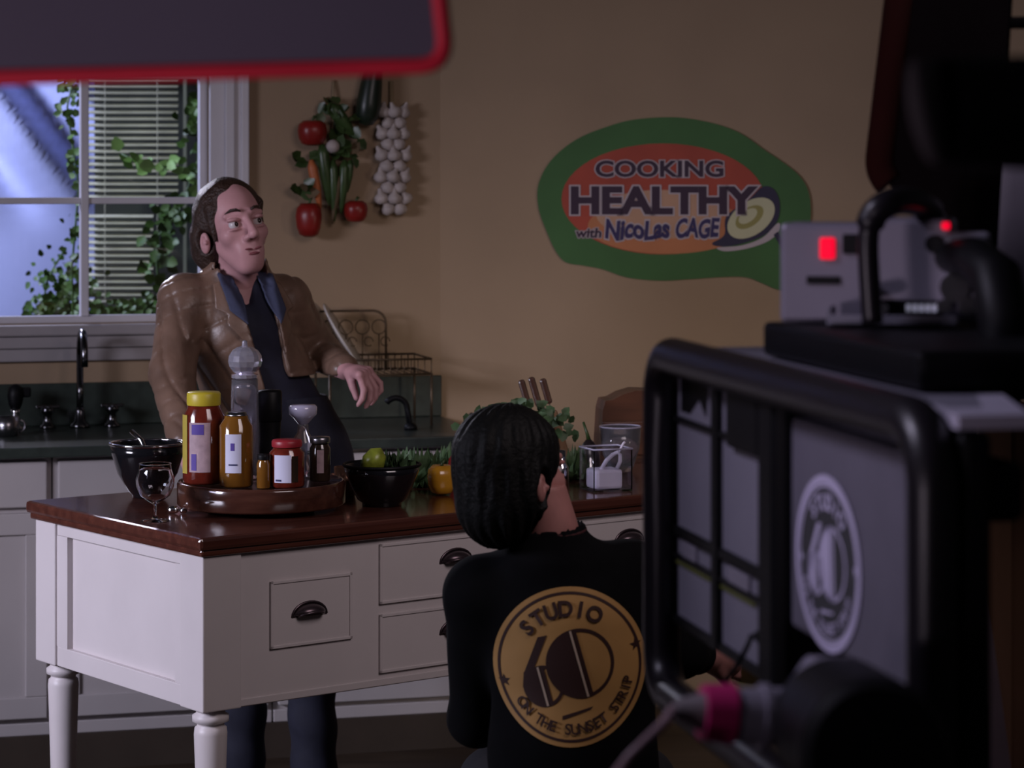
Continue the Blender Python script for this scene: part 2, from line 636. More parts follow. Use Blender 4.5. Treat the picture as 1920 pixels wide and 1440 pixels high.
def vine(label, pts, n, spread, size, mi, d=8.7, seed=1):
    r = random.Random(seed)
    base = P(pts[0][0], pts[0][1], d)
    root = thing('climbing_vine', label, 'vine', (base.x, d, 0.0))
    P3 = [P(a, b, d) - root.location for a, b in pts]
    P3[0].z = 0.0 if pts[0][1] > 620 else P3[0].z
    if pts[0][1] <= 620:
        P3.insert(0, Vector((P3[0].x + 0.01, 0, 0.0)))
    Mb().tube(P3, 0.004, seg=6).build('stem', M_leafs[0], root)
    m = Mb()
    for _ in range(n):
        k = r.randrange(1, len(P3) - 1) if len(P3) > 2 and r.random() < .85 else len(P3) - 2
        t = r.random()
        c = P3[k].lerp(P3[k + 1], t) + Vector((r.gauss(0, spread), r.gauss(0, 0.04), r.gauss(0, spread)))
        leaf(m, c, size * r.uniform(0.6, 1.3), r)
    m.build('foliage', M_leafs[mi], root, recalc=False)


vine('green vine climbing beside the left window pane', [(150, 640), (135, 500), (148, 350), (126, 200), (140, 140)], 95, 0.020, 0.030, 0, d=8.75, seed=1)
vine('bushy vine filling the bottom of the left window pane', [(40, 650), (60, 600), (100, 575), (140, 590), (150, 520)], 420, 0.038, 0.030, 0, d=8.95, seed=2)
vine('sparse vine twigs reaching left over the blue drape', [(70, 650), (75, 600), (90, 520), (120, 470)], 55, 0.035, 0.028, 0, d=9.12, seed=8)
vine('bushy vine low behind the right window pane', [(180, 650), (200, 595), (260, 590), (330, 590)], 420, 0.030, 0.030, 0, d=8.6, seed=3)
vine('dark green vine hanging right of the slatted blind', [(330, 640), (300, 560), (290, 450), (335, 400), (372, 300), (375, 170)], 190, 0.032, 0.040, 0, d=8.85, seed=4)
vine('bright pale sprig of leaves before the slatted blind', [(388, 640), (388, 380), (376, 330), (350, 316), (300, 312), (262, 308), (228, 288)], 34, 0.008, 0.045, 1, d=8.72, seed=5)

# ------------------------------------------------------------------ counter run along the window wall
CT = 0.905
o = Mb().bb(-2.9, 0.0, -0.635, -0.001, CT - 0.03, CT, 0.004).build('kitchen_worktop', M_green, loc=WM @ Vector((0, 0, 0)), rotz=WA)
tag(o, 'long dark green stone worktop below the window', 'worktop')
o = Mb().bb(-2.9, 0.0, -0.022, -0.001, CT + 0.0005, 1.032, 0.003).build('backsplash', M_green, loc=WM @ Vector((0, 0, 0)), rotz=WA)
tag(o, 'dark green stone backsplash standing on the worktop at the wall', 'backsplash')
labs = ['white base cabinet at the right end by the corner', 'white base cabinet behind the man in the leather jacket', 'white base cabinet below the sink',
        'white base cabinet at the far left of the counter']
for i in range(4):
    q0 = -0.01 - 0.62 * i
    r = thing('base_cabinet', labs[i], 'cabinet', WM @ Vector((q0 - 0.31, -0.3, 0)), WA, 'white base cabinets under the worktop')
    m = Mb()
    m.bb(-0.308, 0.308, -0.28, 0.29, 0.12, CT - 0.031)
    m.bb(-0.308, 0.308, -0.22, 0.28, 0.0, 0.12)
    m.bb(-0.308, 0.308, -0.29, -0.28, 0.10, 0.135, 0.003)
    m.build('body', M_white2, r)
    m = Mb()
    m.bb(-0.295, 0.295, -0.30, -0.281, 0.735, 0.862, 0.004)
    m.build('drawer', M_white2, r)
    m = Mb()
    m.bb(-0.295, 0.295, -0.296, -0.281, 0.15, 0.72, 0.003)
    for a in ((-0.295, 0.295, 0.66, 0.72), (-0.295, 0.295, 0.15, 0.21), (-0.295, -0.235, 0.21, 0.66), (0.235, 0.295, 0.21, 0.66)):
        m.bb(a[0], a[1], -0.305, -0.295, a[2], a[3], 0.003)
    m.build('door', M_white2, r)
M_kick = mat('dark_toe_kick', (0.05, 0.035, 0.025), 0.7)
struct(Mb(WM).bb(-2.9, 0.02, -0.60, -0.57, 0, 0.10).build('baseboard_back', M_kick))


def onwall(px, off, z):
    """point in front of the window wall seen at column px"""
    k = (px - 960) / F
    # X = -.225 -.9659 q + .2588 off ; Y = 8.02 -.2588 q - .9659 off
    q = (-0.225 + 0.2588 * off - k * (8.02 - 0.9659 * off)) / (0.9659 - 0.2588 * k)
    v = WM @ Vector((-q, -off, z))
    return v


# faucet
M_fauc = mat('dark_nickel', (0.16, 0.16, 0.17), 0.18, metal=1.0, vary=0.1)
r = thing('kitchen_faucet', 'tall dark metal gooseneck faucet on the worktop below the window', 'faucet', onwall(150, 0.10, CT + 0.0005), WA)
m = Mb()
m.tube([(0, 0, 0.02), (0, 0, 0.22)] + arc((0, -0.07, 0.22), 0.07, 0, PI, 10, 'yz') + [(0, -0.14, 0.19)], 0.0105, 14)
m.build('spout', M_fauc, r)
Mb().lathe([(0.03, 0), (0.03, 0.008), (0.018, 0.02), (0.014, 0.05), (0.011, 0.06)], seg=20, caps=True).build('base', M_fauc, r)
for s_ in (-0.095, 0.095):
    h = Mb().lathe([(0.024, 0), (0.024, 0.006), (0.014, 0.015), (0.011, 0.04), (0.02, 0.048), (0.021, 0.06), (0.008, 0.068)], (s_, 0, 0), 16, caps=True)
    h.box((s_, 0, 0.064), (0.07, 0.012, 0.01), bev=0.003)
    h.box((s_, 0, 0.064), (0.012, 0.07, 0.01), bev=0.003)
    h.build('handle', M_fauc, r)
r = thing('side_sprayer', 'black and chrome side sprayer on the worktop left of the faucet', 'sprayer', onwall(29, 0.12, CT + 0.0005), WA)
Mb().lathe([(0.025, 0), (0.025, 0.008), (0.014, 0.016), (0.012, 0.05), (0.016, 0.06)], seg=18, caps=True).build('base', M_chrome, r)
Mb().lathe([(0.013, 0.06), (0.02, 0.075), (0.024, 0.10), (0.02, 0.125), (0.006, 0.135)], seg=18, caps=True).box((0.02, 0, 0.11), (0.05, 0.014, 0.03), bev=0.005).build('spray_head', M_dark, r)
r = thing('steel_mug', 'small steel mug on the worktop near the sprayer', 'mug', onwall(12, 0.30, CT + 0.0005), WA)
Mb().lathe([(0.001, 0), (0.033, 0), (0.036, 0.055), (0.034, 0.055), (0.031, 0.004), (0.001, 0.004)], seg=22).build('cup', M_steel, r)
Mb().tube(arc((0.035, 0, 0.028), 0.018, -PI / 2, PI / 2, 8), 0.003, 8).build('handle', M_steel, r)

# dish rack in the corner
M_wire = mat('dark_bronze_wire', (0.10, 0.07, 0.045), 0.4, metal=0.6, vary=0.1)
rc = onwall(700, 0.20, CT + 0.0005)
r = thing('dish_rack', 'two-tier dark wire dish rack on the worktop by the corner', 'rack', rc, WA)
m = Mb()
X0, X1, Y0, Y1 = -0.155, 0.155, -0.11, 0.12
for z in (0.155, 0.20):
    m.tube([(X0, Y0, z), (X1, Y0, z), (X1, Y1, z), (X0, Y1, z)], 0.0035, 8, closed=True)
for i in range(16):
    x = X0 + (X1 - X0) * i / 15
    m.tube([(x, Y0, 0.20), (x, Y0, 0.155), (x, Y1, 0.155), (x, Y1, 0.20)], 0.0016, 6)
m.build('basket', M_wire, r)
m = Mb()
z0, z1 = 0.21, 0.335
bx = 0.065
m.tube([(-0.20, Y1, 0.155), (-0.20, Y1, z1)] + [(bx - 0.04 + 0.04 * math.sin(a), Y1, z1 - 0.04 + 0.04 * math.cos(a)) for a in (0, .4, .8, 1.2, PI / 2)] + [(bx, Y1, 0.155)], 0.004, 8)
for i in range(5):
    cx = -0.165 + 0.052 * i
    m.tube(arc((cx, Y1, z1 - 0.05), 0.022, 0, 2 * PI, 14)[:-1], 0.002, 6, closed=True)
    m.tube([(cx, Y1, 0.155), (cx, Y1, z1 - 0.07)], 0.002, 6)
    m.tube(arc((cx + 0.02, Y1, z1 - 0.095), 0.014, 0, 1.7 * PI, 10), 0.0018, 6)
m.build('back_panel', M_wire, r)
for x, y in ((X0, Y0), (X1, Y0), (X1, Y1), (X0, Y1)):
    Mb().tube([(x, y, 0), (x, y, 0.157)], 0.004, 8).build('leg', M_wire, r)
M_plate = mat('cream_china', (0.62, 0.58, 0.55), 0.25, vary=0.03)
pc = onwall(612, 0.19, CT + 0.0005)
o = Mb(Matrix.Rotation(math.radians(58), 4, 'Y') @ Matrix.Rotation(math.radians(0), 4, 'X')).lathe(
    [(0.001, 0), (0.06, 0.0), (0.115, 0.014), (0.115, 0.018), (0.06, 0.005), (0.001, 0.005)], seg=36).build('dinner_plate', M_plate, loc=rc + Vector((-0.135, 0.02, 0.258)))
tag(o, 'white plate leaning in the wire dish rack beside his sleeve', 'plate')
o2 = o.copy()
COL.objects.link(o2)
o2.location = rc + Vector((-0.105, 0.025, 0.255))
tag(o2, 'second white plate leaning behind, further right in the dish rack', 'plate')
o['group'] = o2['group'] = 'plates in the dish rack'
tap = thing('pot_filler', 'dark curved metal tap before the backsplash near the corner', 'tap', onwall(770, 0.42, CT + 0.0005), WA)
Mb().tube([(0, 0, 0), (-0.01, 0, 0.06)] + arc((-0.045, 0, 0.06), 0.035, 0, PI * 0.8, 8), 0.009, 10).build('spout', M_dark, tap)
Mb().lathe([(0.02, 0), (0.02, 0.01), (0.012, 0.02)], seg=16, caps=True).build('base', M_dark, tap)

# ------------------------------------------------------------------ hanging vegetables on the window wall
M_tom = mat('red_vegetable_skin', (0.22, 0.012, 0.009), 0.35, vary=0.2, scale=14)
M_chi = mat('green_chilli_skin', (0.035, 0.065, 0.018), 0.35, vary=0.3, scale=20)
M_car = mat('orange_carrot_skin', (0.42, 0.12, 0.04), 0.5, vary=0.15)
M_gar = mat('garlic_skin', (0.42, 0.36, 0.34), 0.6, vary=0.15, scale=30)
M_dry = mat('dry_brown_leaf', (0.10, 0.065, 0.03), 0.7, vary=0.3)
M_str = mat('twine', (0.3, 0.22, 0.13), 0.8)
q0, z0 = wq(620, 175)
root = thing('vegetable_swag', 'hanging swag of red and green vegetables on the tan wall', 'swag', WM @ Vector((-q0, -0.001, 1.45)), WA)


def S(px, py, off=-0.04):
    q, z = wq(px, py)
    return Vector((q0 - q, off, z - 1.45))


Mb().tube([S(625, 150, -0.004), S(622, 200, -0.02), S(620, 300, -0.03), S(622, 420, -0.03)], 0.004, 8).build('cord', M_str, root)


def pepper(c, r, h, material, rt, lobes=3, dep=0.12, nm='bell_pepper', stem=True):
    def mod(a, t):
        return 1 - dep * (0.5 + 0.5 * math.cos(lobes * a)) * (0.4 + 0.6 * t)
    prof = [(0.001, -0.46 * h), (0.35 * r, -0.5 * h), (0.72 * r, -0.42 * h), (0.92 * r, -0.2 * h), (r, 0.1 * h), (0.93 * r, 0.34 * h), (0.62 * r, 0.49 * h), (0.2 * r, 0.44 * h), (0.001, 0.4 * h)]
    ob = Mb(Matrix.Translation(c)).lathe(prof, seg=30, mod=mod).build(nm, material, rt)
    if stem:
        Mb(Matrix.Translation(c)).tube([(0, 0, 0.40 * h), (0.002, 0, 0.55 * h), (0.008, 0, 0.68 * h)], [0.005, 0.004, 0.005], 8).build('stem', M_chi, ob)
    return ob


pepper(S(580, 250, -0.05), 0.047, 0.078, M_tom, root, 4, 0.05, 'tomato')
pepper(S(574, 412, -0.05), 0.042, 0.105, M_tom, root, 3, 0.12, 'red_pepper')
pepper(S(661, 396, -0.05), 0.038, 0.066, M_tom, root, 4, 0.05, 'tomato')
Mb().ball(S(617, 275, -0.06), 0.021).build('garlic_bulb', M_gar, root)
for (a, b, rr, mm, nm) in (((597, 270), (612, 385), 0.019, M_chi, 'green_chilli'), ((640, 300), (634, 400), 0.016, M_chi, 'green_chilli'),
                           ((618, 300), (622, 415), 0.015, M_chi, 'green_chilli'), ((630, 330), (617, 420), 0.011, M_dry, 'dried_chilli'),
                           ((577, 300), (596, 395), 0.015, M_car, 'carrot'), ((650, 300), (646, 360), 0.012, M_chi, 'green_chilli'),
                           ((610, 195), (660, 255), 0.022, M_chi, 'green_chilli')):
    A, B = S(*a, -0.055), S(*b, -0.045)
    Mb().tube([A, A.lerp(B, 0.15), A.lerp(B, 0.5), A.lerp(B, 0.85), B], [rr * 0.4, rr, rr, rr * 0.55, 0.002], 12).build(nm, mm, root)
rl = random.Random(9)
m = Mb()
for (a, b, n, sp) in ((625, 210, 14, 12), (645, 235, 12, 10), (640, 280, 10, 14), (560, 355, 5, 8), (572, 300, 5, 8), (605, 190, 3, 4)):
    for _ in range(n):
        leaf(m, S(a + rl.gauss(0, sp), b + rl.gauss(0, sp), -0.04 + rl.uniform(-0.02, 0.015)), 0.045, rl)
m.build('foliage', M_chi, root, recalc=False)
for (a, b) in ((560, 355), (600, 185), (650, 290), (565, 362)):
    m = Mb()
    leaf(m, S(a, b, -0.05), 0.05, rl)
    m.build('dry_leaf', M_dry, root, recalc=False)

q0, _ = wq(733)
root = thing('garlic_braid', 'long pale garlic braid hanging on the tan wall', 'garlic braid', WM @ Vector((-q0, -0.001, 1.55)), WA)
m = Mb()
g = 0
m.tube([(0, -0.01, -0.005), (0.006, -0.012, 0.1), (-0.006, -0.012, 0.2), (0, -0.012, 0.30), (0, -0.003, 0.40)], 0.008, 8)
m.build('braided_stem', M_str, root)
for row in range(10):
    for c in range(3 if row % 2 else 2):
        n = 3 if row % 2 else 2
        x = (c - (n - 1) / 2) * 0.037 + rl.uniform(-.003, .003)
        sc = 0.85 + 0.15 * min(1, (9 - row) / 4)
        z = 0.004 + row * 0.0335
        mb = Mb(Matrix.Translation((x * sc, -0.03 - (0.012 if c == (n - 1) / 2 else 0), z)) @ Matrix.Rotation(rl.uniform(-.5, .5), 4, 'Y') @ Matrix.Scale(1.15, 4))
        mb.lathe([(0.001, -0.017), (0.012, -0.016), (0.0195, -0.006), (0.018, 0.004), (0.008, 0.013), (0.004, 0.026)], seg=16, mod=lambda a, t: 1 - 0.07 * math.cos(6 * a))
        mb.build('garlic_bulb', M_gar, root)
M_cuc = mat('dark_green_skin', (0.012, 0.02, 0.012), 0.35, vary=0.2)
q0, _ = wq(680)
root = thing('hanging_squash', 'dark green squash hanging between the vegetable swag and garlic', 'squash', WM @ Vector((-q0, -0.045, 1.81)), WA)
Mb(Matrix.Rotation(math.radians(8), 4, 'Y')).lathe([(0.001, 0), (0.022, 0.006), (0.036, 0.03), (0.039, 0.07), (0.034, 0.13), (0.026, 0.2), (0.012, 0.24), (0.001, 0.245)], seg=24).build('body', M_cuc, root)
Mb().tube([(0.03, 0, 0.235), (0.036, 0.01, 0.30), (0.036, 0.042, 0.36)], 0.006, 8).build('stem', M_str, root)

# ------------------------------------------------------------------ wall sign
SG = thing('wall_sign', 'green and red oval cooking show sign on the tan wall', 'sign', LM @ Vector((0, 0, 0)), LA)


def sgn(px, py, off):
    a, z = lw(px, py)
    return Vector((a, -off, z))


def flat_poly(name, pts, off, material, thick=0.002):
    n = len(pts)
    vs = [sgn(a, b, off) for a, b in pts] + [sgn(a, b, off - thick) for a, b in pts]
    fs = [tuple(range(n)), tuple(range(n, 2 * n))[::-1]] + [(i, (i + 1) % n, n + (i + 1) % n, n + i) for i in range(n)]
    return Mb().mesh(vs, fs, False).build(name, material, SG)


def smooth_closed(pts, n=6):
    out = []
    N = len(pts)
    for i in range(N):
        p0, p1, p2, p3 = (Vector(pts[(i + j - 1) % N]) for j in range(4))
        for k in range(n):
            t = k / n
            out.append(tuple(0.5 * ((2 * p1) + (p2 - p0) * t + (2 * p0 - 5 * p1 + 4 * p2 - p3) * t * t + (3 * p1 - p0 - 3 * p2 + p3) * t ** 3)))
    return out


blob = [(1010, 345), (1034, 300), (1080, 262), (1137, 238), (1191, 224), (1267, 220), (1336, 231), (1388, 250), (1433, 281), (1463, 301), (1494, 325),
        (1513, 352), (1520, 390), (1517, 440), (1512, 480), (1490, 540), (1460, 543), (1430, 531), (1400, 520), (1358, 519), (1297, 523), (1237, 526), (1176, 520),
        (1131, 505), (1095, 498), (1062, 492), (1043, 472), (1026, 436), (1010, 390)]
M_sg = mat('sign_green', (0.045, 0.13, 0.035), 0.6, vary=0.12, scale=4)
M_sr = mat('sign_red', (0.36, 0.055, 0.03), 0.6, vary=0.15, scale=6)
M_so = mat('sign_orange', (0.46, 0.17, 0.07), 0.6, vary=0.1, scale=5)
M_sp = mat('sign_peach', (0.47, 0.27, 0.17), 0.6, vary=0.05)
M_sw = mat('sign_white', (0.45, 0.38, 0.40), 0.6, vary=0)
M_sk = mat('sign_dark_purple', (0.035, 0.015, 0.035), 0.6, vary=0)
M_sb = mat('sign_navy', (0.03, 0.02, 0.09), 0.6, vary=0)
flat_poly('board', smooth_closed(blob), 0.008, M_sg, 0.0075)


def ell_pts(cx, cy, rx, ry, n=48, rot=0.0):
    out = []
    for i in range(n):
        a = 2 * PI * i / n
        x, y = rx * math.cos(a), ry * math.sin(a)
        out.append((cx + x * math.cos(rot) - y * math.sin(rot), cy + x * math.sin(rot) + y * math.cos(rot)))
    return out


flat_poly('red_oval', ell_pts(1243, 373, 190, 104), 0.0095, M_sr, 0.001)
flat_poly('orange_oval', ell_pts(1252, 424, 150, 52), 0.0103, M_so, 0.0005)
flat_poly('peach_oval', ell_pts(1236, 402, 118, 46), 0.0108, M_sp, 0.0004)


def fit_text(name, body, box, off, material, offset=0.0, outline=None, shear=0.0, warp=None):
    v0, _ = text_mesh(body, 0.0, shear=shear)
    b = bbox2(v0)
    x0, x1, y0, y1 = box
    layers = []
    if outline:
        layers.append((outline[0], off - 0.0007, outline[1], name + '_outline'))
    layers.append((offset, off, material, name))
    for ofs, of, mt, nm in layers:
        v, f = text_mesh(body, ofs, shear=shear)
        vs = []
        for x, y in v:
            tx, ty = (x - b[0]) / (b[1] - b[0]), (y - b[2]) / (b[3] - b[2])
            px, py = x0 + (x1 - x0) * tx, y1 + (y0 - y1) * ty
            if warp:
                px, py = warp(px, py)
            vs.append(sgn(px, py, of))
        Mb().mesh(vs, f, False).build(nm, mt, SG, recalc=False)


fit_text('lettering', 'COOKING', (1118, 1355, 302, 331), 0.013, M_sk, 0.030, (0.075, M_sw))
fit_text('lettering', 'HEALTHY', (1074, 1414, 352, 399), 0.0135, M_sk, 0.045, (0.085, M_sw))
fit_text('lettering', 'with', (1081, 1127, 428, 445), 0.013, M_sk, 0.03, (0.085, M_sw), 0.1)
fit_text('lettering', 'NicoLas', (1136, 1254, 413, 447), 0.0135, M_sb, 0.04, (0.10, M_sw), 0.1, warp=lambda x, y: (x, y + 3 * math.sin(x * 0.11)))
fit_text('lettering', 'CAGE', (1268, 1348, 411, 444), 0.0135, M_sb, 0.04, (0.10, M_sw), 0.15, warp=lambda x, y: (x, y + 2 * math.sin(x * 0.13)))
# the spoon on the sign
M_egg = mat('sign_cream', (0.50, 0.48, 0.30), 0.6, vary=0.05)
M_olv = mat('sign_olive', (0.28, 0.25, 0.08), 0.6, vary=0.05)
M_spn = mat('sign_spoon_navy', (0.025, 0.02, 0.05), 0.6, vary=0)
tl = math.radians(-36)
flat_poly('spoon_bowl', smooth_closed([(1404, 374), (1430, 350), (1452, 356), (1462, 385), (1455, 418), (1430, 442), (1385, 458), (1350, 462), (1335, 456), (1358, 440), (1362, 405)]), 0.0112, M_spn, 0.0008)
flat_poly('spoon_edge', smooth_closed([(1345, 464), (1390, 460), (1430, 445), (1458, 418), (1461, 432), (1440, 452), (1400, 466), (1360, 471)]), 0.0110, M_sw, 0.0006)
flat_poly('food_portion', ell_pts(1408, 409, 50, 31, rot=tl), 0.0120, M_egg, 0.0006)
flat_poly('food_ring', ell_pts(1405, 407, 30, 17, rot=tl), 0.0124, M_olv, 0.0003)
flat_poly('food_centre', ell_pts(1402, 405, 20, 11, rot=tl), 0.0128, M_egg, 0.0003)
flat_poly('spoon_handle', [(1450, 440), (1458, 434), (1500, 500), (1492, 506)], 0.0112, M_spn, 0.0008)

# ------------------------------------------------------------------ kitchen island
IA = math.atan2(0.611, 0.79)
IN = Vector((-0.65, 5.33, 0))
IM = Matrix.Translation(IN) @ Matrix.Rotation(IA, 4, 'Z')
IL, IW = 2.35, 0.79
ISL = thing('kitchen_island', 'cream painted kitchen island with a dark wood top', 'kitchen island', IN, IA)
m = Mb()
m.bb(0, IL, 0, IW, 0.872, 0.90, 0.008)
m.bb(0.008, IL - 0.008, 0.008, IW - 0.008, 0.858, 0.874, 0.005)
m.build('tabletop', M_walnut, ISL)
PW = 0.095
Z0, Z1 = 0.53, 0.858
x0, x1, y0, y1 = 0.018, IL - 0.018, 0.018, IW - 0.018
m = Mb()
m.bb(x0 + PW, x1 - PW, y0 + 0.008, y0 + 0.03, Z0, Z1, 0.002)
m.bb(x0 + PW, x1 - PW, y1 - 0.03, y1 - 0.008, Z0, Z1, 0.002)
m.bb(x1 - 0.03, x1 - 0.008, y0 + PW, y1 - PW, Z0, Z1, 0.002)
m.bb(x0 + 0.02, x0 + 0.035, y0 + PW, y1 - PW, Z0, Z1)
m.bb(x0 + 0.006, x0 + 0.02, y0 + PW, y1 - PW, Z1 - 0.028, Z1, 0.002)
m.bb(x0 + 0.006, x0 + 0.02, y0 + PW, y1 - PW, Z0, Z0 + 0.045, 0.002)
m.bb(x0 + 0.006, x0 + 0.02, y0 + PW, y0 + PW + 0.03, Z0 + 0.045, Z1 - 0.028)
m.bb(x0 + 0.006, x0 + 0.02, y1 - PW - 0.05, y1 - PW, Z0 + 0.045, Z1 - 0.028)
m.bb(x0 + 0.03, x1 - 0.03, y0 + 0.03, y1 - 0.03, Z0 + 0.01, Z0 + 0.03)
m.build('apron', M_white, ISL)
for (a, b) in ((x0, y0), (x1 - PW, y0), (x0, y1 - PW), (x1 - PW, y1 - PW)):
    lg = Mb()
    lg.bb(a, a + PW, b, b + PW, Z0, Z1, 0.003)
    cx, cy = a + PW / 2, b + PW / 2
    lg.lathe([(0.024, 0), (0.020, 0.02), (0.026, 0.16), (0.033, 0.40), (0.0355, 0.475), (0.034, 0.488), (0.029, 0.492), (0.029, 0.498), (0.039, 0.502), (0.039, 0.514), (0.031, 0.519), (0.031, 0.531)],
             (cx, cy, 0), 28, caps=True)
    lg.build('leg', M_white, ISL)


def cup_pull(parent, x, y, z):
    m = Mb()
    W_, D_, H_ = 0.041, 0.026, 0.026
    vs, fs = [], []
    nu, nv = 18, 8
    for j in range(nv + 1):
        for i in range(nu + 1):
            u = PI * i / nu
            v = (PI / 2) * j / nv
            vs.append((x + W_ * math.cos(u) * (1 - 0.15 * math.sin(v)) if False else x + W_ * math.cos(u) * math.cos(v * 0.0) * (math.cos(v) * 0.25 + 0.75), y - D_ * math.sin(v) * math.sin(u) ** 0.6 if math.sin(u) > 0 else y,
                       z + H_ * math.sin(u) * (0.35 + 0.65 * math.cos(v))))
    for j in range(nv):
        for i in range(nu):
            a = j * (nu + 1) + i
            fs.append((a, a + 1, a + nu + 2, a + nu + 1))
    m.mesh(vs, fs)
    m.tube([(x + W_ * 0.75 * math.cos(PI * i / 12), y - D_ * math.sin(PI * i / 12) ** .6 if 0 < i < 12 else y, z + H_ * .35 * math.sin(PI * i / 12)) for i in range(13)], 0.003, 6)
    m.tube([(x + (W_ + .003) * math.cos(PI * i / 12), y - 0.001, z + (H_ + .003) * math.sin(PI * i / 12)) for i in range(13)], 0.003, 6)
    m.box((x, y - 0.001, z + 0.002), (0.09, 0.004, 0.006), bev=0.001)
    o = m.build('cup_pull', M_pewter, parent)
    o.modifiers.new('t', 'SOLIDIFY').thickness = 0.002
    return o


def frame_lines(m, a0, a1, b0, b1, y, wd=0.006, dp=0.006):
    m.bb(a0, a1, y - dp, y, b1 - wd, b1, 0.002)
    m.bb(a0, a1, y - dp, y, b0, b0 + wd, 0.002)
    m.bb(a0, a0 + wd, y - dp, y, b0, b1, 0.002)
    m.bb(a1 - wd, a1, y - dp, y, b0, b1, 0.002)


yf = y0 + 0.008
for (a0, a1, b0, b1, px, pz) in ((0.187, 0.397, 0.645, 0.79, 0.286, 0.708), (0.47, 0.90, 0.712, 0.845, 0.679, 0.787), (0.47, 0.90, 0.56, 0.69, 0.679, 0.628),
                                 (0.97, 1.40, 0.712, 0.845, 1.19, 0.787), (0.97, 1.40, 0.56, 0.69, 1.19, 0.628), (1.5, 1.71, 0.645, 0.79, 1.60, 0.708)):
    m = Mb()
    m.bb(a0, a1, yf - 0.004, yf, b0, b1, 0.002)
    frame_lines(m, a0, a1, b0, b1, yf - 0.004, 0.007, 0.003)
    dr = m.build('drawer', M_white, ISL)
    cup_pull(dr, px, yf - 0.004, pz)
m = Mb()
m.bb(x0 + PW, x1 - PW, yf - 0.004, yf, 0.532, 0.548, 0.002)
m.build('bottom_rail', M_white, ISL)


def TT(px, py, z=0.90):
    d = (CH - z) * F / (py - HZ)
    return Vector(((px - 960) / F * d, d, z + 0.0005))


def at(px, d, z=0.9005):
    return Vector(((px - 960) / F * d, d, z))


# lazy susan and what stands on it
M_sus = wood('dark_turned_wood', (0.05, 0.018, 0.012), (0.09, 0.035, 0.022), 0.16, 0.8, 6, (1, 8, 8))
r = thing('lazy_susan', 'round dark wooden turntable carrying the jars on the island', 'turntable', at(490, 5.80))
Mb().lathe([(0.001, 0.012), (0.186, 0.012), (0.19, 0.016), (0.19, 0.06), (0.187, 0.066), (0.182, 0.066), (0.180, 0.0635), (0.001, 0.0635)], seg=64).build('tray', M_sus, r)
Mb().lathe([(0.001, 0), (0.12, 0), (0.12, 0.0125), (0.001, 0.0125)], seg=40).build('base', M_dark, r)
ZS = 0.9645


def jar(name, label, cat, px, d, rr, h, content, lidm, lid_h=0.022, lid_r=0.85, lab=None, z=ZS, shoulder=0.86, neck=0.78, extra=None, group=None):
    r = thing(name, label, cat, at(px, d, z), math.radians(-5), group)
    body_h = h - lid_h
    Mb().lathe([(0.001, 0), (rr * 0.92, 0), (rr, rr * 0.12), (rr, body_h * shoulder), (rr * neck * 1.02, body_h * 0.96), (rr * neck, body_h), (0.001, body_h)], seg=32).build('glass_body', content, r)
    if lidm:
        Mb().lathe([(rr * lid_r, body_h + 0.0005), (rr * lid_r * 1.02, body_h + 0.004), (rr * lid_r * 1.02, h - 0.004), (rr * lid_r * 0.95, h), (0.001, h)], seg=32, mod=lambda a, t: 1 - 0.01 * math.cos(30 * a)).build('lid', lidm, r)
    if lab:
        lm, zc0, zc1, a0, a1 = lab
        vs, fs = [], []
        n = 16
        for zz in (zc0 * h, zc1 * h):
            for i in range(n + 1):
                a = math.radians(a0 + (a1 - a0) * i / n)
                vs.append(((rr + 0.0008) * math.cos(a), (rr + 0.0008) * math.sin(a), zz))
        for i in range(n):
            fs.append((i, i + 1, n + 2 + i, n + 1 + i))
        Mb().mesh(vs, fs).build('paper_label', lm, r)
    if extra:
        extra(r, rr, h)
    return r


def wrap(r, rr, mt, z0_, z1_, a0, a1, nm, off=0.0014):
    vs, fs = [], []
    n = 10
    for zz in (z0_, z1_):
        for i in range(n + 1):
            a = math.radians(a0 + (a1 - a0) * i / n)
            vs.append(((rr + off) * math.cos(a), (rr + off) * math.sin(a), zz))
    for i in range(n):
        fs.append((i, i + 1, n + 2 + i, n + 1 + i))
    Mb().mesh(vs, fs).build(nm, mt, r)


M_jred = mat('red_preserve_in_glass', (0.13, 0.018, 0.010), 0.12, vary=0.35, scale=30, coat=0.8)
M_amb = mat('amber_oil_in_glass', (0.18, 0.075, 0.012), 0.08, vary=0.1, coat=0.8)
M_yel = mat('yellow_lid', (0.50, 0.40, 0.03), 0.4, vary=0.05)
M_ylab = mat('yellow_label', (0.42, 0.33, 0.05), 0.6, vary=0.1)
M_plab = mat('pale_pink_label', (0.42, 0.30, 0.33), 0.6, vary=0.15, scale=60)
M_purp = mat('purple_print', (0.10, 0.06, 0.32), 0.6, vary=0.1)
M_dkj = mat('dark_jar_content', (0.03, 0.018, 0.012), 0.12, vary=0.3, coat=0.7)
M_redl = mat('red_lid', (0.30, 0.02, 0.03), 0.4, vary=0.05)


def ex1(r, rr, h):
    wrap(r, rr, M_ylab, 0.12 * h, 0.76 * h, 205, 232, 'side_label')
    wrap(r, rr, M_purp, 0.55 * h, 0.66 * h, 248, 282, 'label_print')
    wrap(r, rr, M_purp, 0.16 * h, 0.34 * h, 247, 262, 'label_print')


jar('preserve_jar', 'tall red preserve jar with yellow lid and purple label', 'jar', 382, 5.76, 0.047, 0.205, M_jred, M_yel, 0.03, 0.80, (M_plab, 0.14, 0.68, 240, 300), extra=ex1)


def ex2(r, rr, h):
    wrap(r, rr, M_purp, 0.50 * h, 0.60 * h, 262, 275, 'label_print')
    wrap(r, rr, M_ink, 0.30 * h, 0.32 * h, 255, 285, 'label_print')


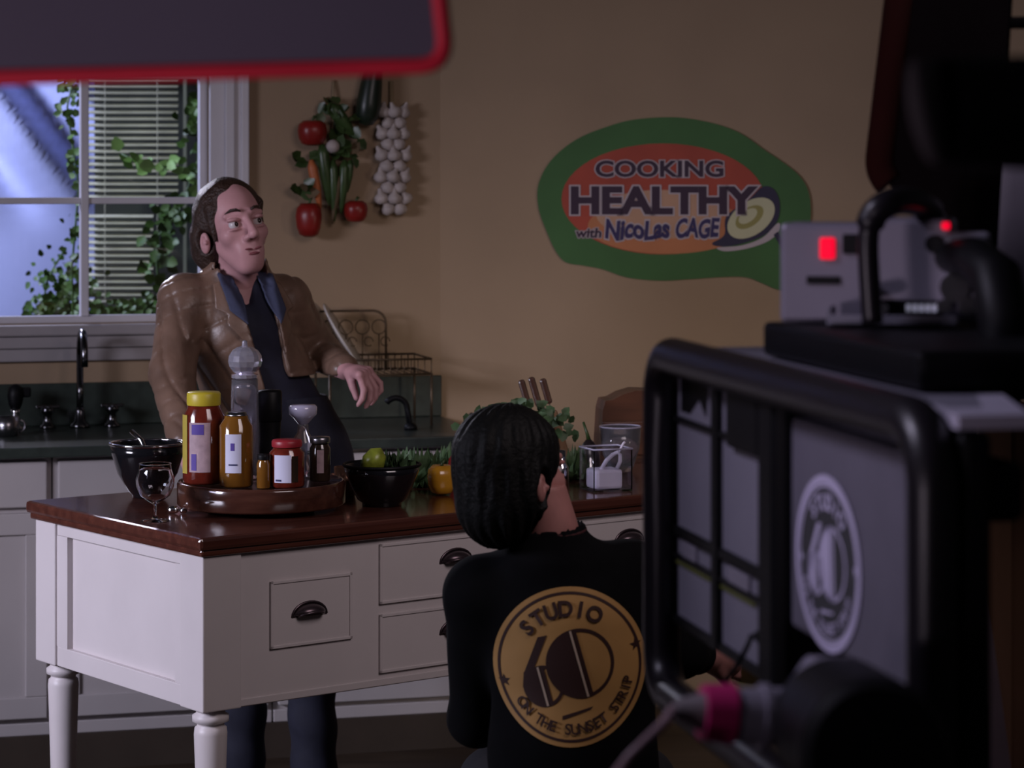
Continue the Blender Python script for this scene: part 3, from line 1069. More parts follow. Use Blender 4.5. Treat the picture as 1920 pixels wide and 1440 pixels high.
jar('oil_bottle', 'slim amber oil bottle with tall white label', 'bottle', 443, 5.70, 0.0375, 0.165, M_amb, M_steel, 0.008, 0.62, (M_label, 0.2, 0.72, 242, 298), extra=ex2, neck=0.7)
# decanter with crystal stopper
r = thing('glass_decanter', 'tall clear glass decanter with round crystal stopper', 'decanter', at(459, 5.86, ZS))
M_gl2 = mat('smoky_clear_glass', (0.80, 0.78, 0.86), 0.03, vary=0, trans=0.92, ior=1.4)
Mb().lathe([(0.001, 0), (0.033, 0), (0.034, 0.004), (0.031, 0.205), (0.030, 0.225), (0.027, 0.225), (0.028, 0.2), (0.030, 0.008), (0.001, 0.008)], seg=32).build('body', M_gl2, r)
m = Mb()
m.lathe([(0.026, 0.226), (0.031, 0.229), (0.031, 0.236), (0.020, 0.239), (0.027, 0.243), (0.036, 0.255), (0.039, 0.267), (0.037, 0.280), (0.030, 0.291), (0.018, 0.299), (0.007, 0.302), (0.006, 0.313), (0.001, 0.315)],
        seg=14, mod=lambda a, t: 1 + (0.03 * math.cos(7 * a) if 0.3 < t < 0.85 else 0))
M_cry = mat('cut_crystal', (0.85, 0.82, 1.0), 0.10, vary=0.12, scale=90, trans=0.45, coat=1.0, metal=0.55)
st = m.build('stopper', M_cry, r)
for f in st.data.polygons:
    f.use_smooth = False
r = thing('pepper_mill', 'black cylindrical pepper mill behind the red jar', 'pepper mill', at(506, 5.90, ZS))
Mb().lathe([(0.001, 0), (0.026, 0), (0.027, 0.01), (0.024, 0.09), (0.026, 0.125)], seg=26).build('body', M_dark, r)
Mb().lathe([(0.026, 0.126), (0.028, 0.13), (0.028, 0.192), (0.025, 0.197), (0.001, 0.199)], seg=26).build('head', M_dark, r)
jar('jam_jar', 'short red jam jar with square white label', 'jar', 538, 5.69, 0.039, 0.105, M_jred, M_redl, 0.016, 0.86, (M_label, 0.12, 0.70, 236, 294),
    extra=lambda r, rr, h: (wrap(r, rr, M_dkj, 0.13 * h, 0.68 * h, 296, 318, 'side_label'), wrap(r, rr, M_ink, 0.15 * h, 0.19 * h, 242, 262, 'label_print')))
jar('spice_jar', 'dark small spice jar with steel lid at the right edge', 'jar', 600, 5.80, 0.0235, 0.10, M_dkj, M_steel, 0.014, 0.98, (M_plab, 0.2, 0.72, 262, 300))
jar('small_oil_jar', 'tiny amber jar between the oil bottle and red jar', 'jar', 494, 5.665, 0.015, 0.075, M_amb, M_dark, 0.012, 0.9, None)
r = thing('stoppered_bottle', 'clear bottle with wide white glass stopper behind the jars', 'bottle', at(568, 5.90, ZS))
Mb().lathe([(0.001, 0), (0.026, 0), (0.026, 0.08), (0.013, 0.10), (0.012, 0.118), (0.001, 0.118)], seg=26).build('body', M_gl2, r)
M_frost = mat('frosted_glass', (0.55, 0.52, 0.68), 0.15, vary=0.1, coat=0.6, trans=0.2)
Mb().lathe([(0.010, 0.1185), (0.014, 0.122), (0.024, 0.134), (0.032, 0.142), (0.033, 0.158), (0.029, 0.163), (0.001, 0.164)], seg=26).build('stopper', M_frost, r)

# bowls
M_blk = mat('black_glazed_ceramic', (0.008, 0.008, 0.010), 0.12, vary=0.1, coat=0.5)


def bowl(label, loc, rr, h, foot, rim, inner):
    r = thing('mixing_bowl', label, 'bowl', loc)
    Mb().lathe([(0.001, 0), (foot, 0), (foot, 0.006), (foot * 1.25, 0.014), (rr * 0.80, h * 0.45), (rr * 0.95, h * 0.8), (rr, h),
                (rr - 0.005, h), (rr * 0.92, h * 0.8), (rr * 0.76, h * 0.45), (foot * 1.2, 0.02), (0.001, 0.018)], seg=48).build('body', inner, r)
    Mb().tube([(rr * math.cos(2 * PI * i / 40), rr * math.sin(2 * PI * i / 40), h + 0.001) for i in range(40)], 0.0035, 8, closed=True).build('rim', rim, r)
    return r


bowl('black mixing bowl with shiny rim at the left end', at(277, 6.02), 0.088, 0.125, 0.036, M_chrome, M_blk)
o = Mb().tube([(0.03, 0, 0.03), (-0.02, 0.03, 0.13), (-0.045, 0.045, 0.15)], 0.006, 10).ball((0.035, -0.01, 0.035), (0.03, 0.02, 0.008)).build('serving_spoon', M_chrome, loc=at(277, 6.02))
tag(o, 'steel spoon standing in the left black mixing bowl', 'spoon')
bowl('black bowl full of greens and a lemon in mid table', at(716, 5.87), 0.088, 0.092, 0.045, M_dark, M_blk)
M_let = mat('lettuce_green', (0.06, 0.11, 0.045), 0.5, vary=0.4, scale=30)
M_lem = mat('lemon_skin', (0.42, 0.38, 0.08), 0.35, vary=0.1, bump=0.2, bscale=200)
M_lime = mat('lime_flesh', (0.22, 0.26, 0.03), 0.3, vary=0.3, scale=60)


def frilly(m, c, rr, n, rnd, sq=0.7):
    """loose leafy head built from curled, frilled leaves"""
    for k in range(n):
        th = rnd.uniform(0, 2 * PI)
        el = rnd.uniform(0.1, 1.4)
        L = rr * rnd.uniform(0.8, 1.15)
        nu, nv = 6, 8
        vs, fs = [], []
        Rm = Matrix.Rotation(th, 3, 'Z')
        for j in range(nu + 1):
            t = j / nu
            for i in range(nv + 1):
                s_ = (i / nv - 0.5) * 2
                x = L * t * math.cos(el * (0.4 + 0.6 * t))
                z = L * t * math.sin(el * (0.4 + 0.6 * t)) * sq + 0.012 * math.sin(9 * s_ + k) * t
                y = s_ * L * 0.42 * math.sin(PI * min(0.5 + t * 0.42, 1) * 0.98) * t * 1.6
                vs.append(Vector(c) + Rm @ Vector((x, y, z + 0.006 * math.cos(13 * s_))))
        for j in range(nu):
            for i in range(nv):
                a = j * (nv + 1) + i
                fs.append((a, a + 1, a + nv + 2, a + nv + 1))
        m.mesh(vs, fs)


rl = random.Random(21)
m = Mb()
frilly(m, (0, 0, 0), 0.06, 26, rl, 0.55)
tag(m.build('lettuce', M_let, loc=at(730, 5.89, 0.976), recalc=False), 'frilly lettuce filling the black bowl under the lemon', 'lettuce')
o = Mb(Matrix.Rotation(0.5, 4, 'Y')).lathe([(0.001, -0.036), (0.006, -0.033), (0.02, -0.024), (0.0275, 0), (0.02, 0.024), (0.006, 0.033), (0.001, 0.036)], seg=24).build('lemon', M_lime, loc=at(700, 5.84, 1.003))
tag(o, 'yellow green lemon on top of the black bowl', 'lemon')
M_yp = mat('yellow_pepper_skin', (0.55, 0.26, 0.02), 0.22, vary=0.2, scale=10, coat=0.4)
r = thing('bell_pepper', 'yellow orange bell pepper beside the black bowl', 'pepper', at(828, 6.06), 0.4)
pepper(Vector((0, 0, 0.036)), 0.036, 0.07, M_yp, r, 4, 0.16, 'flesh')
r = thing('bell_pepper', 'red bell pepper behind the yellow one near the dark head', 'pepper', at(868, 6.22), 0.9)
pepper(Vector((0, 0, 0.042)), 0.037, 0.078, M_tom, r, 4, 0.15, 'flesh')
m = Mb()
frilly(m, (0, 0, 0.0), 0.085, 34, rl, 0.95)
tag(m.build('cabbage', M_let, loc=at(776, 6.26, 0.9005), recalc=False), 'leafy green lettuce head lying behind the bowl and yellow pepper', 'lettuce')
m = Mb()
frilly(m, (0, 0, 0.0), 0.075, 30, rl, 1.0)
tag(m.build('cabbage', M_let, loc=at(845, 6.42, 0.9005), recalc=False), 'leafy green head lying left of the dark haired head', 'lettuce')
M_cop = mat('copper', (0.42, 0.22, 0.15), 0.22, metal=0.9, vary=0.2)
r = thing('copper_mug', 'small copper mug left of the black bowl of greens', 'mug', at(648, 6.03))
Mb().lathe([(0.001, 0), (0.022, 0), (0.026, 0.02), (0.028, 0.07), (0.026, 0.07), (0.022, 0.006), (0.001, 0.005)], seg=24).build('cup', M_cop, r)
Mb().tube(arc((-0.026, 0, 0.036), 0.017, PI / 2, 3 * PI / 2, 8), 0.003, 8).build('handle', M_cop, r)
# stemmed glass
r = thing('balloon_glass', 'round stemmed clear glass standing at the left table edge', 'glass', at(291, 5.60))
bprof = [(0.001, 0.0), (0.031, 0.0), (0.031, 0.002), (0.008, 0.005), (0.0035, 0.012), (0.0035, 0.036), (0.012, 0.041), (0.032, 0.055), (0.041, 0.075), (0.042, 0.092), (0.036, 0.112), (0.034, 0.125),
         (0.0325, 0.125), (0.0345, 0.112), (0.0405, 0.092), (0.0395, 0.075), (0.031, 0.0565), (0.012, 0.0428), (0.001, 0.041)]
Mb().lathe(bprof, seg=40).build('bowl', M_glass, r)
Mb().tube([(0.0345 * math.cos(2 * PI * i / 32), 0.0345 * math.sin(2 * PI * i / 32), 0.1255) for i in range(32)], 0.0012, 6, closed=True).build('rim', M_glass, r)
r = thing('glass_timer', 'round clear ring gauge before the stemmed glass', 'gauge', at(286, 5.66))
COL.objects.unlink(r)
bpy.data.objects.remove(r)
o = Mb().ball((0, 0, 0.009), (0.014, 0.010, 0.009)).ball((0.022, 0.004, 0.007), (0.009, 0.009, 0.007)).build('silver_cap', M_chrome, loc=at(325, 5.72))
tag(o, 'small shiny metal cap lying right of the stemmed glass', 'cap')

# right-hand group
M_blkw = wood('knife_block_wood', (0.16, 0.085, 0.04), (0.26, 0.14, 0.07), 0.45, 0.1, 5, (8, 8, 1))
kb = thing('knife_block', 'slanted wooden knife block behind the dark haired head', 'knife block', at(1042, 6.72), math.radians(8))
tz = Matrix.Rotation(math.radians(-16), 4, 'Y')
Mb(tz).bb(-0.036, 0.036, -0.05, 0.05, 0.012, 0.140, 0.004).build('block', M_blkw, kb)
Mb().bb(-0.045, 0.05, -0.05, 0.05, 0, 0.02, 0.003).build('base', M_blkw, kb)
M_kh = wood('dark_knife_handle', (0.045, 0.018, 0.010), (0.08, 0.03, 0.018), 0.4, 0.2, 8, (8, 8, 1))
for i, (kx, kl, labk) in enumerate(((-0.027, 0.092, 'kitchen knife in the block, nearest the left edge'), (0.0, 0.092, 'kitchen knife in the middle slot of the block'),
                                    (0.028, 0.08, 'kitchen knife in the block, nearest the right edge'))):
    kk = thing('kitchen_knife', labk, 'knife', kb.location + Vector((kx * 0.96 - 0.040, 0.0, 0.138 + kx * 0.27)), group='knives in the block', rot=(0, math.radians(-16), 0))
    Mb().bb(-0.009, 0.009, -0.012, 0.012, 0.012, kl, 0.006).build('handle', M_kh, kk)
    Mb().bb(-0.0012, 0.0012, -0.013, 0.013, -0.09, 0.012).build('blade', M_steel, kk)
M_bb = wood('bread_box_wood', (0.06, 0.020, 0.009), (0.11, 0.038, 0.018), 0.4, 0.2, 4, (1, 6, 6))
r = thing('bread_box', 'dark brown wooden bread box with humped top', 'bread box', at(1178, 6.95), IA * 0.2)
pts = [(-0.098, 0), (0.098, 0), (0.098, 0.155)] + [(0.045 + 0.053 * math.cos(a), 0.158 + 0.022 * math.sin(a)) for a in np.linspace(0, PI / 2, 6)] + \
      [(0.0, 0.182), (-0.035, 0.172), (-0.062, 0.158), (-0.083, 0.155), (-0.09, 0.13)]
m = Mb(Matrix.Rotation(PI / 2, 4, 'X'))
m.prism(pts, 0.12)
m.build('body', M_bb, r)
Mb().bb(-0.092, 0.095, -0.128, -0.12, 0.01, 0.10, 0.003).build('lid', M_bb, r)
Mb().ball((0, -0.134, 0.06), 0.009).build('knob', M_pewter, r)
# clear containers
r = thing('glass_bowl', 'clear glass bowl with bright rim before the bread box', 'bowl', at(1163, 6.55))
Mb().lathe([(0.001, 0), (0.03, 0), (0.034, 0.01), (0.05, 0.06), (0.054, 0.112), (0.0515, 0.112), (0.0475, 0.06), (0.031, 0.014), (0.001, 0.008)], seg=36).build('body', M_gl2, r)
Mb().tube([(0.053 * math.cos(2 * PI * i / 32), 0.053 * math.sin(2 * PI * i / 32), 0.1135) for i in range(32)], 0.0022, 8, closed=True).build('rim', M_frost, r)
r = thing('clear_canister', 'square clear plastic tub with white powder inside', 'tub', at(1136, 6.16), math.radians(20))
m = Mb()
n = 4
for (a, b) in ((0.046, 0.0),):
    m.bb(-0.05, 0.05, -0.045, 0.045, 0, 0.004)
    m.bb(-0.05, -0.047, -0.045, 0.045, 0.004, 0.10)
    m.bb(0.047, 0.05, -0.045, 0.045, 0.004, 0.10)
    m.bb(-0.047, 0.047, -0.045, -0.042, 0.004, 0.10)
    m.bb(-0.047, 0.047, 0.042, 0.045, 0.004, 0.10)
m.build('body', M_glass, r)
m = Mb()
m.tube([(-0.05, -0.045, 0.101), (0.05, -0.045, 0.101), (0.05, 0.045, 0.101), (-0.05, 0.045, 0.101)], 0.0025, 8, closed=True)
m.build('rim', M_frost, r)
M_flour = mat('white_flour', (0.72, 0.66, 0.78), 0.8, vary=0.05)
o = Mb().bb(-0.04, 0.03, -0.036, 0.03, 0, 0.048, 0.008).build('flour', M_flour, loc=at(1136, 6.16, 0.9047), rotz=math.radians(20))
tag(o, 'white flour heaped inside the clear square tub', 'flour', kind='stuff')
r = thing('measuring_scoop', 'white plastic scoop with loop handle stuck in the tub', 'scoop', at(1148, 6.15, 0.951))
Mb().tube([(-0.028, -0.015, 0.0), (-0.015, -0.015, 0.022), (0.0, -0.015, 0.036), (0.012, -0.015, 0.042), (0.018, -0.015, 0.036), (0.018, -0.015, 0.02), (0.010, -0.015, 0.002)], 0.005, 8).build('handle', M_flour, r)
Mb().tube([(0.014, -0.015, 0.04), (0.026, -0.01, 0.062), (0.03, -0.008, 0.066)], 0.003, 8).build('spoon_tip', M_flour, r)
M_egp = mat('aubergine_skin', (0.018, 0.012, 0.014), 0.3, vary=0.2, coat=0.3)
r = thing('aubergine', 'dark aubergine standing with green stem right of the head', 'aubergine', at(1104, 6.45))
Mb().lathe([(0.001, 0), (0.02, 0.004), (0.028, 0.025), (0.026, 0.055), (0.016, 0.08), (0.007, 0.09), (0.001, 0.092)], seg=24).build('fruit', M_egp, r)
Mb().tube([(0, 0, 0.088), (-0.004, 0, 0.105), (-0.014, 0, 0.135)], [0.006, 0.004, 0.003], 8).build('stem', M_chi, r)
m = Mb()
frilly(m, (0, 0, 0), 0.062, 30, rl, 1.15)
tag(m.build('parsley_bunch', M_let, loc=at(1070, 6.38, 0.9005), recalc=False), 'leafy green bunch right of the dark haired head', 'herbs')
r = thing('herb_pot', 'pot of green herbs showing above the dark haired head', 'potted herbs', at(965, 6.5))
Mb().lathe([(0.001, 0), (0.045, 0), (0.058, 0.08), (0.061, 0.085), (0.055, 0.085), (0.05, 0.07), (0.001, 0.07)], seg=28).build('pot', M_cop, r)
m = Mb()
for _ in range(260):
    a, b = rl.uniform(0, 2 * PI), abs(rl.gauss(0, 0.05))
    leaf(m, (b * 1.5 * math.cos(a) + 0.015, b * math.sin(a), 0.085 + rl.uniform(0, 0.095) * (1 - b * 3)), 0.03, rl)
m.build('foliage', M_let, r, recalc=False)
o = Mb().lathe([(0.001, 0), (0.02, 0), (0.018, 0.05), (0.012, 0.06), (0.012, 0.09), (0.001, 0.092)], seg=20).build('pepper_shaker', M_chrome, loc=at(1052, 6.2))
tag(o, 'small chrome shaker right beside the dark haired head', 'shaker')
o = Mb().lathe([(0.001, 0), (0.016, 0), (0.016, 0.03), (0.006, 0.036), (0.009, 0.045), (0.001, 0.05)], seg=20).build('salt_shaker', M_chrome, loc=at(884, 6.85))
o.location = onwall(884, 0.45, CT + 0.0005)
tag(o, 'small chrome shaker on the green worktop by the corner end', 'shaker')

# ------------------------------------------------------------------ man in the leather jacket
def poly_grid(pts, step):
    """triangulated and subdivided polygon"""
    bm = bmesh.new()
    vs = [bm.verts.new((p[0], p[1], 0)) for p in pts]
    bm.faces.new(vs)
    bmesh.ops.triangulate(bm, faces=list(bm.faces))
    for _ in range(6):
        es = [e for e in bm.edges if e.calc_length() > step]
        if not es:
            break
        bmesh.ops.subdivide_edges(bm, edges=es, cuts=1)
        bmesh.ops.triangulate(bm, faces=list(bm.faces))
    bm.verts.index_update()
    out = ([(v.co.x, v.co.y) for v in bm.verts], [tuple(v.index for v in f.verts) for f in bm.faces])
    bm.free()
    return out


M_skin = mat('light_skin', (0.50, 0.265, 0.27), 0.5, vary=0.08, scale=25, spec=0.35)
M_lip = mat('lip_skin', (0.20, 0.055, 0.065), 0.45, vary=0.05)
M_hair = mat('dark_brown_hair', (0.035, 0.018, 0.012), 0.42, vary=0.3, scale=90, bump=0.6, bscale=160)
M_eye = mat('eye_white', (0.55, 0.50, 0.50), 0.2, vary=0)
M_iris = mat('dark_iris', (0.02, 0.01, 0.008), 0.15, vary=0)
M_leath = mat('brown_leather', (0.165, 0.100, 0.070), 0.38, vary=0.22, scale=14, bump=0.3, bscale=22, spec=0.55)
M_navy = mat('navy_shirt_cloth', (0.013, 0.014, 0.032), 0.75, vary=0.15, scale=30)
M_denim = mat('blue_denim', (0.045, 0.052, 0.10), 0.8, vary=0.15, scale=50)
M_jean = mat('dark_jeans', (0.016, 0.017, 0.032), 0.8, vary=0.15, scale=30)
M_shoe = mat('black_shoe_leather', (0.01, 0.01, 0.01), 0.35)


def head_sdf(T, vox=0.0028, neck=True):
    """head with face towards local -Y; returns skin Sdf mesh parts; T places it"""
    s = Sdf((-0.11, -0.15, -0.20), (0.11, 0.13, 0.15), vox)
    s.ell((0, 0.018, 0.045), (0.074, 0.093, 0.083), 0.02)
    s.ell((0, -0.025, -0.022), (0.053, 0.064, 0.090), 0.030)
    s.ell((0, -0.056, -0.094), (0.027, 0.029, 0.022), 0.03)
    for sx in (-1, 1):
        s.ell((sx * 0.040, -0.056, -0.018), (0.022, 0.024, 0.022), 0.02)
        s.cap((sx * 0.040, -0.006, -0.044), (sx * 0.012, -0.060, -0.095), 0.016, 0.014, 0.022)
        s.cap((sx * 0.014, -0.083, 0.030), (sx * 0.046, -0.069, 0.030), 0.0095, 0.007, 0.012)
        s.ell((sx * 0.031, -0.094, 0.008), (0.019, 0.015, 0.0155), 0.010, mode='s')
        s.ell((sx * 0.031, -0.0785, 0.0180), (0.0185, 0.013, 0.0062), 0.004)
        s.ell((sx * 0.031, -0.077, -0.006), (0.018, 0.012, 0.005), 0.004)
        s.ell((sx * 0.0120, -0.098, -0.031), (0.009, 0.011, 0.0075), 0.006)
        R = Euler((0.15, 0, sx * -0.35)).to_matrix()
        s.ell((sx * 0.077, 0.018, -0.020), (0.009, 0.016, 0.027), 0.006, R)
        s.ell((sx * 0.0860, 0.012, -0.014), (0.0085, 0.0085, 0.0155), 0.002, R, mode='s')
        s.ell((sx * 0.0800, 0.004, -0.020), (0.005, 0.004, 0.006), 0.002, R)
    s.cap((0, -0.084, 0.024), (0, -0.116, -0.023), 0.0088, 0.0112, 0.012)
    s.ell((0, -0.116, -0.027), (0.0115, 0.011, 0.010), 0.006)
    s.ell((0, -0.076, -0.062), (0.032, 0.018, 0.026), 0.025)
    s.cap((-0.010, -0.095, -0.0665), (0.010, -0.095, -0.0665), 0.0022, 0.0022, 0.004, mode='s')
    if neck:
        s.cap((0, 0.020, -0.05), (0, 0.05, -0.15), 0.046, 0.048, 0.012)
    return s


def man():
    d0 = 6.6
    root_loc = Vector((-0.60, 6.72, 0))
    r = thing('person', 'man in a brown leather jacket shrugging behind the island', 'person', root_loc)
    HC = P(440, 431, d0)
    TH = Matrix.Translation(HC) @ Matrix.Rotation(math.radians(29), 4, 'Z') @ Matrix.Rotation(math.radians(-8), 4, 'Y') @ Matrix.Rotation(math.radians(-9), 4, 'X') @ Matrix.Diagonal((1.03, 1.04, 1.03, 1))
    lo = (-1.05, 6.1, 0.0)
    hi = (-0.30, 7.0, 1.46)
    # --- limbs in world coordinates
    neck = Vector((-0.715, 6.645, 1.345))
    chest = Vector((-0.71, 6.66, 1.24))
    belly = Vector((-0.65, 6.68, 1.08))
    pel = Vector((-0.56, 6.70, 0.95))
    shL, shR = Vector((-0.842, 6.59, 1.332)), Vector((-0.598, 6.71, 1.326))
    elL, wrL, haL = P(322, 700, 6.46), P(352, 850, 6.25), P(372, 900, 6.17)
    haL.z = 0.925
    elR, wrR = P(603, 668, 6.83), P(648, 694, 6.60)
    kn1, kn2 = P(685, 700, 6.52), None
    hipL, hipR = Vector((-0.65, 6.70, 0.88)), Vector((-0.50, 6.72, 0.88))
    knL, knR = Vector((-0.70, 6.66, 0.49)), Vector((-0.53, 6.68, 0.49))
    anL, anR = Vector((-0.71, 6.72, 0.09)), Vector((-0.52, 6.74, 0.09))
    fw = Vector((math.sin(math.radians(25)), -math.cos(math.radians(25)), 0))
    s = Sdf(lo, hi, 0.0045)
    s.cap(neck, neck + Vector((0.0, -0.01, 0.09)), 0.058, 0.053, 0.02)
    s.cap(chest, belly, 0.115, 0.10, 0.05)
    s.cap(shL, shR, 0.05, 0.05, 0.04)
    s.cap(belly, pel, 0.10, 0.11, 0.05)
    for a, b, c, ra, rb, rc in ((shL, elL, wrL, 0.048, 0.037, 0.026), (shR, elR, wrR, 0.048, 0.037, 0.026)):
        s.cap(a, b, ra, rb, 0.02)
        s.cap(b, c, rb, rc, 0.01)
    for a, b, c in ((hipL, knL, anL), (hipR, knR, anR)):
        s.cap(a, b, 0.075, 0.05, 0.03)
        s.cap(b, c, 0.048, 0.034, 0.01)
    # right hand: limp wrist, fingers hanging
    X = (kn1 - wrR).normalized()
    s.cap(wrR, wrR.lerp(kn1, 0.55), 0.026, 0.030, 0.008, flat=((0, 0, 1), 0.62))
    across = Vector((0.35, 0.9, 0.1)).normalized()
    for i, (L, rr) in enumerate(((0.074, 0.0088), (0.082, 0.0092), (0.078, 0.0088), (0.062, 0.0078))):
        b0 = kn1 + across * ((i - 1.5) * 0.021) - X * 0.004 * abs(i - 1)
        s.cap(wrR.lerp(b0, 0.4), b0, 0.013, 0.0125, 0.008)
        b1 = b0 + Vector((0.012 + 0.006 * i, -0.006, -0.5 * L)) * 1.0
        b2 = b1 + Vector((-0.004 + 0.002 * i, -0.004, -0.30 * L))
        b3 = b2 + Vector((-0.010, 0.0, -0.20 * L))
        s.cap(b0, b1, rr * 1.08, rr, 0.003)
        s.cap(b1, b2, rr, rr * 0.92, 0.002)
        s.cap(b2, b3, rr * 0.92, rr * 0.75, 0.002)
    t0 = wrR.lerp(kn1, 0.35) - across * 0.022
    t1 = t0 + Vector((0.012, -0.02, -0.035))
    s.cap(t0, t1, 0.013, 0.0105, 0.008)
    s.cap(t1, t1 + Vector((0.010, -0.006, -0.028)), 0.0105, 0.008, 0.003)
    # left hand, resting on the table behind the jars
    s.cap(wrL, haL, 0.026, 0.028, 0.01, flat=((0, 1, 0), 0.7))
    for i in range(4):
        a0 = haL + Vector(((i - 1.5) * 0.02, -0.01, -0.002))
        a1 = a0 + Vector(((i - 1.5) * 0.004, -0.035, -0.004))
        a2 = a1 + Vector((0, -0.028 + 0.004 * abs(i - 1), -0.010))
        s.cap(a0, a1, 0.0095, 0.009, 0.004)
        s.cap(a1, a2, 0.009, 0.0075, 0.002)
    s.cap(haL + Vector((0.02, 0.02, 0.0)), haL + Vector((0.055, -0.005, -0.012)), 0.012, 0.0085, 0.006)
    body = s.build('body', M_skin, r, root_loc)
    h = head_sdf(TH, 0.0022)
    h.build('head', M_skin, r, root_loc, TH)
    # hair
    s = Sdf((-0.13, -0.13, -0.16), (0.13, 0.16, 0.18), 0.003)
    s.ell((0, 0.030, 0.050), (0.083, 0.100, 0.086), 0.02)
    s.ell((0, 0.088, -0.03), (0.076, 0.060, 0.085), 0.04)
    s.ell((-0.058, 0.062, -0.03), (0.034, 0.045, 0.06), 0.03)
    s.ell((-0.070, 0.036, -0.005), (0.020, 0.04, 0.05), 0.02)
    s.ell((0.070, 0.036, -0.005), (0.020, 0.04, 0.05), 0.02)
    s.ell((0, -0.090, -0.004), (0.064, 0.068, 0.088), 0.010, mode='s')
    s.ell((0, -0.090, -0.05), (0.10, 0.085, 0.075), 0.012, mode='s')
    for sx in (-1, 1):
        s.ell((sx * 0.088, 0.010, -0.020), (0.026, 0.024, 0.032), 0.006, mode='s')
        s.cap((sx * 0.062, -0.026, 0.055), (sx * 0.064, -0.018, -0.020), 0.015, 0.007, 0.010)
    s.noise(lambda X, Y, Z: 0.0020 * np.sin(30 * Z + 24 * Y + 30 * np.abs(X)) + 0.0012 * np.sin(90 * Z - 60 * Y + 50 * X))
    s.build('hair', M_hair, r, root_loc, TH)

    def hp(v):
        return (TH @ Vector(v)) - root_loc
    for sx in (-1, 1):
        m = Mb(Matrix.Translation(-root_loc) @ TH)
        m.ball((sx * 0.031, -0.0742, 0.0060), 0.0132, 18, 12)
        e = m.build('eye', M_eye, r)
        m = Mb(Matrix.Translation(-root_loc) @ TH)
        m.ball((sx * 0.031 + 0.0022, -0.0842, 0.0066), (0.0066, 0.0048, 0.0066), 14, 8)
        m.build('iris', M_iris, e)
        m = Mb(Matrix.Translation(-root_loc) @ TH)
        m.tube([(sx * 0.014, -0.0925, 0.036), (sx * 0.024, -0.0895, 0.042), (sx * 0.036, -0.0825, 0.043), (sx * 0.048, -0.071, 0.036)], [0.002, 0.0038, 0.0034, 0.0015], 8)
        m.build('eyebrow', M_hair, r)
    m = Mb(Matrix.Translation(-root_loc) @ TH)
    m.ball((-0.008, -0.0925, -0.0605), (0.0150, 0.0055, 0.0034), 16, 8, rot=(0, 0.1, 0.2))
    m.ball((0.008, -0.0925, -0.0605), (0.0150, 0.0055, 0.0034), 16, 8, rot=(0, -0.1, -0.2))
    m.ball((0, -0.0920, -0.0725), (0.0165, 0.0065, 0.0048), 16, 8)
    m.build('lips', M_lip, r)
    # shirt and T-shirt
    s = Sdf((-1.0, 6.40, 0.9), (-0.4, 6.95, 1.45), 0.005)
    s.cap(chest, belly, 0.135, 0.118, 0.05)
    s.cap(belly, pel, 0.118, 0.125, 0.05)
    s.cap(shL, shR, 0.060, 0.060, 0.05)
    s.cap(neck, neck + Vector((0, 0, 0.01)), 0.068, 0.064, 0.03)
    nv = neck + fw * 0.080 + Vector((0, 0, 0.03))
    s.cap(nv, nv - Vector((0, 0, 0.04)), 0.032, 0.012, 0.01, mode='s')
    s.noise(lambda X, Y, Z: 0.0025 * np.sin(40 * X + 30 * Z) * np.sin(22 * Z - 10 * Y))
    shirt = s.build('shirt', M_navy, r, root_loc)
    side = Vector((fw.y * -1, fw.x, 0))
    # trousers
    s = Sdf((-0.85, 6.45, 0.05), (-0.36, 6.95, 1.08), 0.006)
    s.cap(belly + Vector((0.02, 0, 0.0)), pel, 0.122, 0.132, 0.04)
    for a, b, c in ((hipL, knL, anL), (hipR, knR, anR)):
        s.cap(a, b, 0.092, 0.068, 0.03)
        s.cap(b, c, 0.068, 0.060, 0.02)
    s.noise(lambda X, Y, Z: 0.003 * np.sin(50 * Z + 12 * X))
    s.build('trousers', M_jean, r, root_loc)
    for a in (anL, anR):
        m = Mb()
        q = a - root_loc
        m.ball((q.x + 0.01, q.y - 0.07, 0.042), (0.045, 0.13, 0.042), 20, 10)
        m.box((q.x + 0.01, q.y - 0.07, 0.010), (0.08, 0.24, 0.02), bev=0.008)
        m.build('shoe', M_shoe, r)
    # jacket
    s = Sdf((-1.08, 6.20, 0.78), (-0.36, 7.02, 1.48), 0.0045)
    s.cap(chest, belly, 0.143, 0.136, 0.05)
    s.cap(belly, pel + Vector((-0.05, 0, -0.03)), 0.136, 0.146, 0.06)
    s.cap(shL, shR, 0.064, 0.064, 0.05)
    s.cap(shL + Vector((0, 0, 0.0)), elL, 0.066, 0.055, 0.03)
    s.cap(elL, wrL.lerp(elL, 0.12), 0.057, 0.041, 0.015)
    s.cap(shR, elR, 0.065, 0.053, 0.03)
    s.cap(elR, elR.lerp(wrR, 0.93), 0.056, 0.038, 0.015)
    # stand-up collar
    s.cap(neck + Vector((0, 0, -0.02)), neck + Vector((0, 0.0, 0.055)), 0.098, 0.086, 0.03)
    s.cap(neck + Vector((0, -0.005, 0.02)), neck + Vector((0.0, -0.005, 0.12)), 0.070, 0.078, 0.006, mode='s')
    # front opening
    fx, fy = fw.x, fw.y
    sx_, sy_ = side.x, side.y

    def opening(X, Y, Z):
        a = (X - chest.x) * fx + (Y - chest.y) * fy
        b = (X - (neck.x + 0.016 + (neck.z - Z) * 0.24)) * sx_ + (Y - neck.y) * sy_
        t = np.clip((neck.z + 0.03 - Z) / 0.40, 0, 1)
        wdt = 0.060 - 0.062 * t ** 0.6 + 0.032 * t + 0 * Z
        return np.maximum(np.abs(b) - wdt - 0.004, 0.03 - a)
    s.half(opening, 0.006)
    s.half(lambda X, Y, Z: Z - (1.00 + np.clip((X + 0.68) * 2.2, 0, 0.14)) + 0 * Y, 0.006)

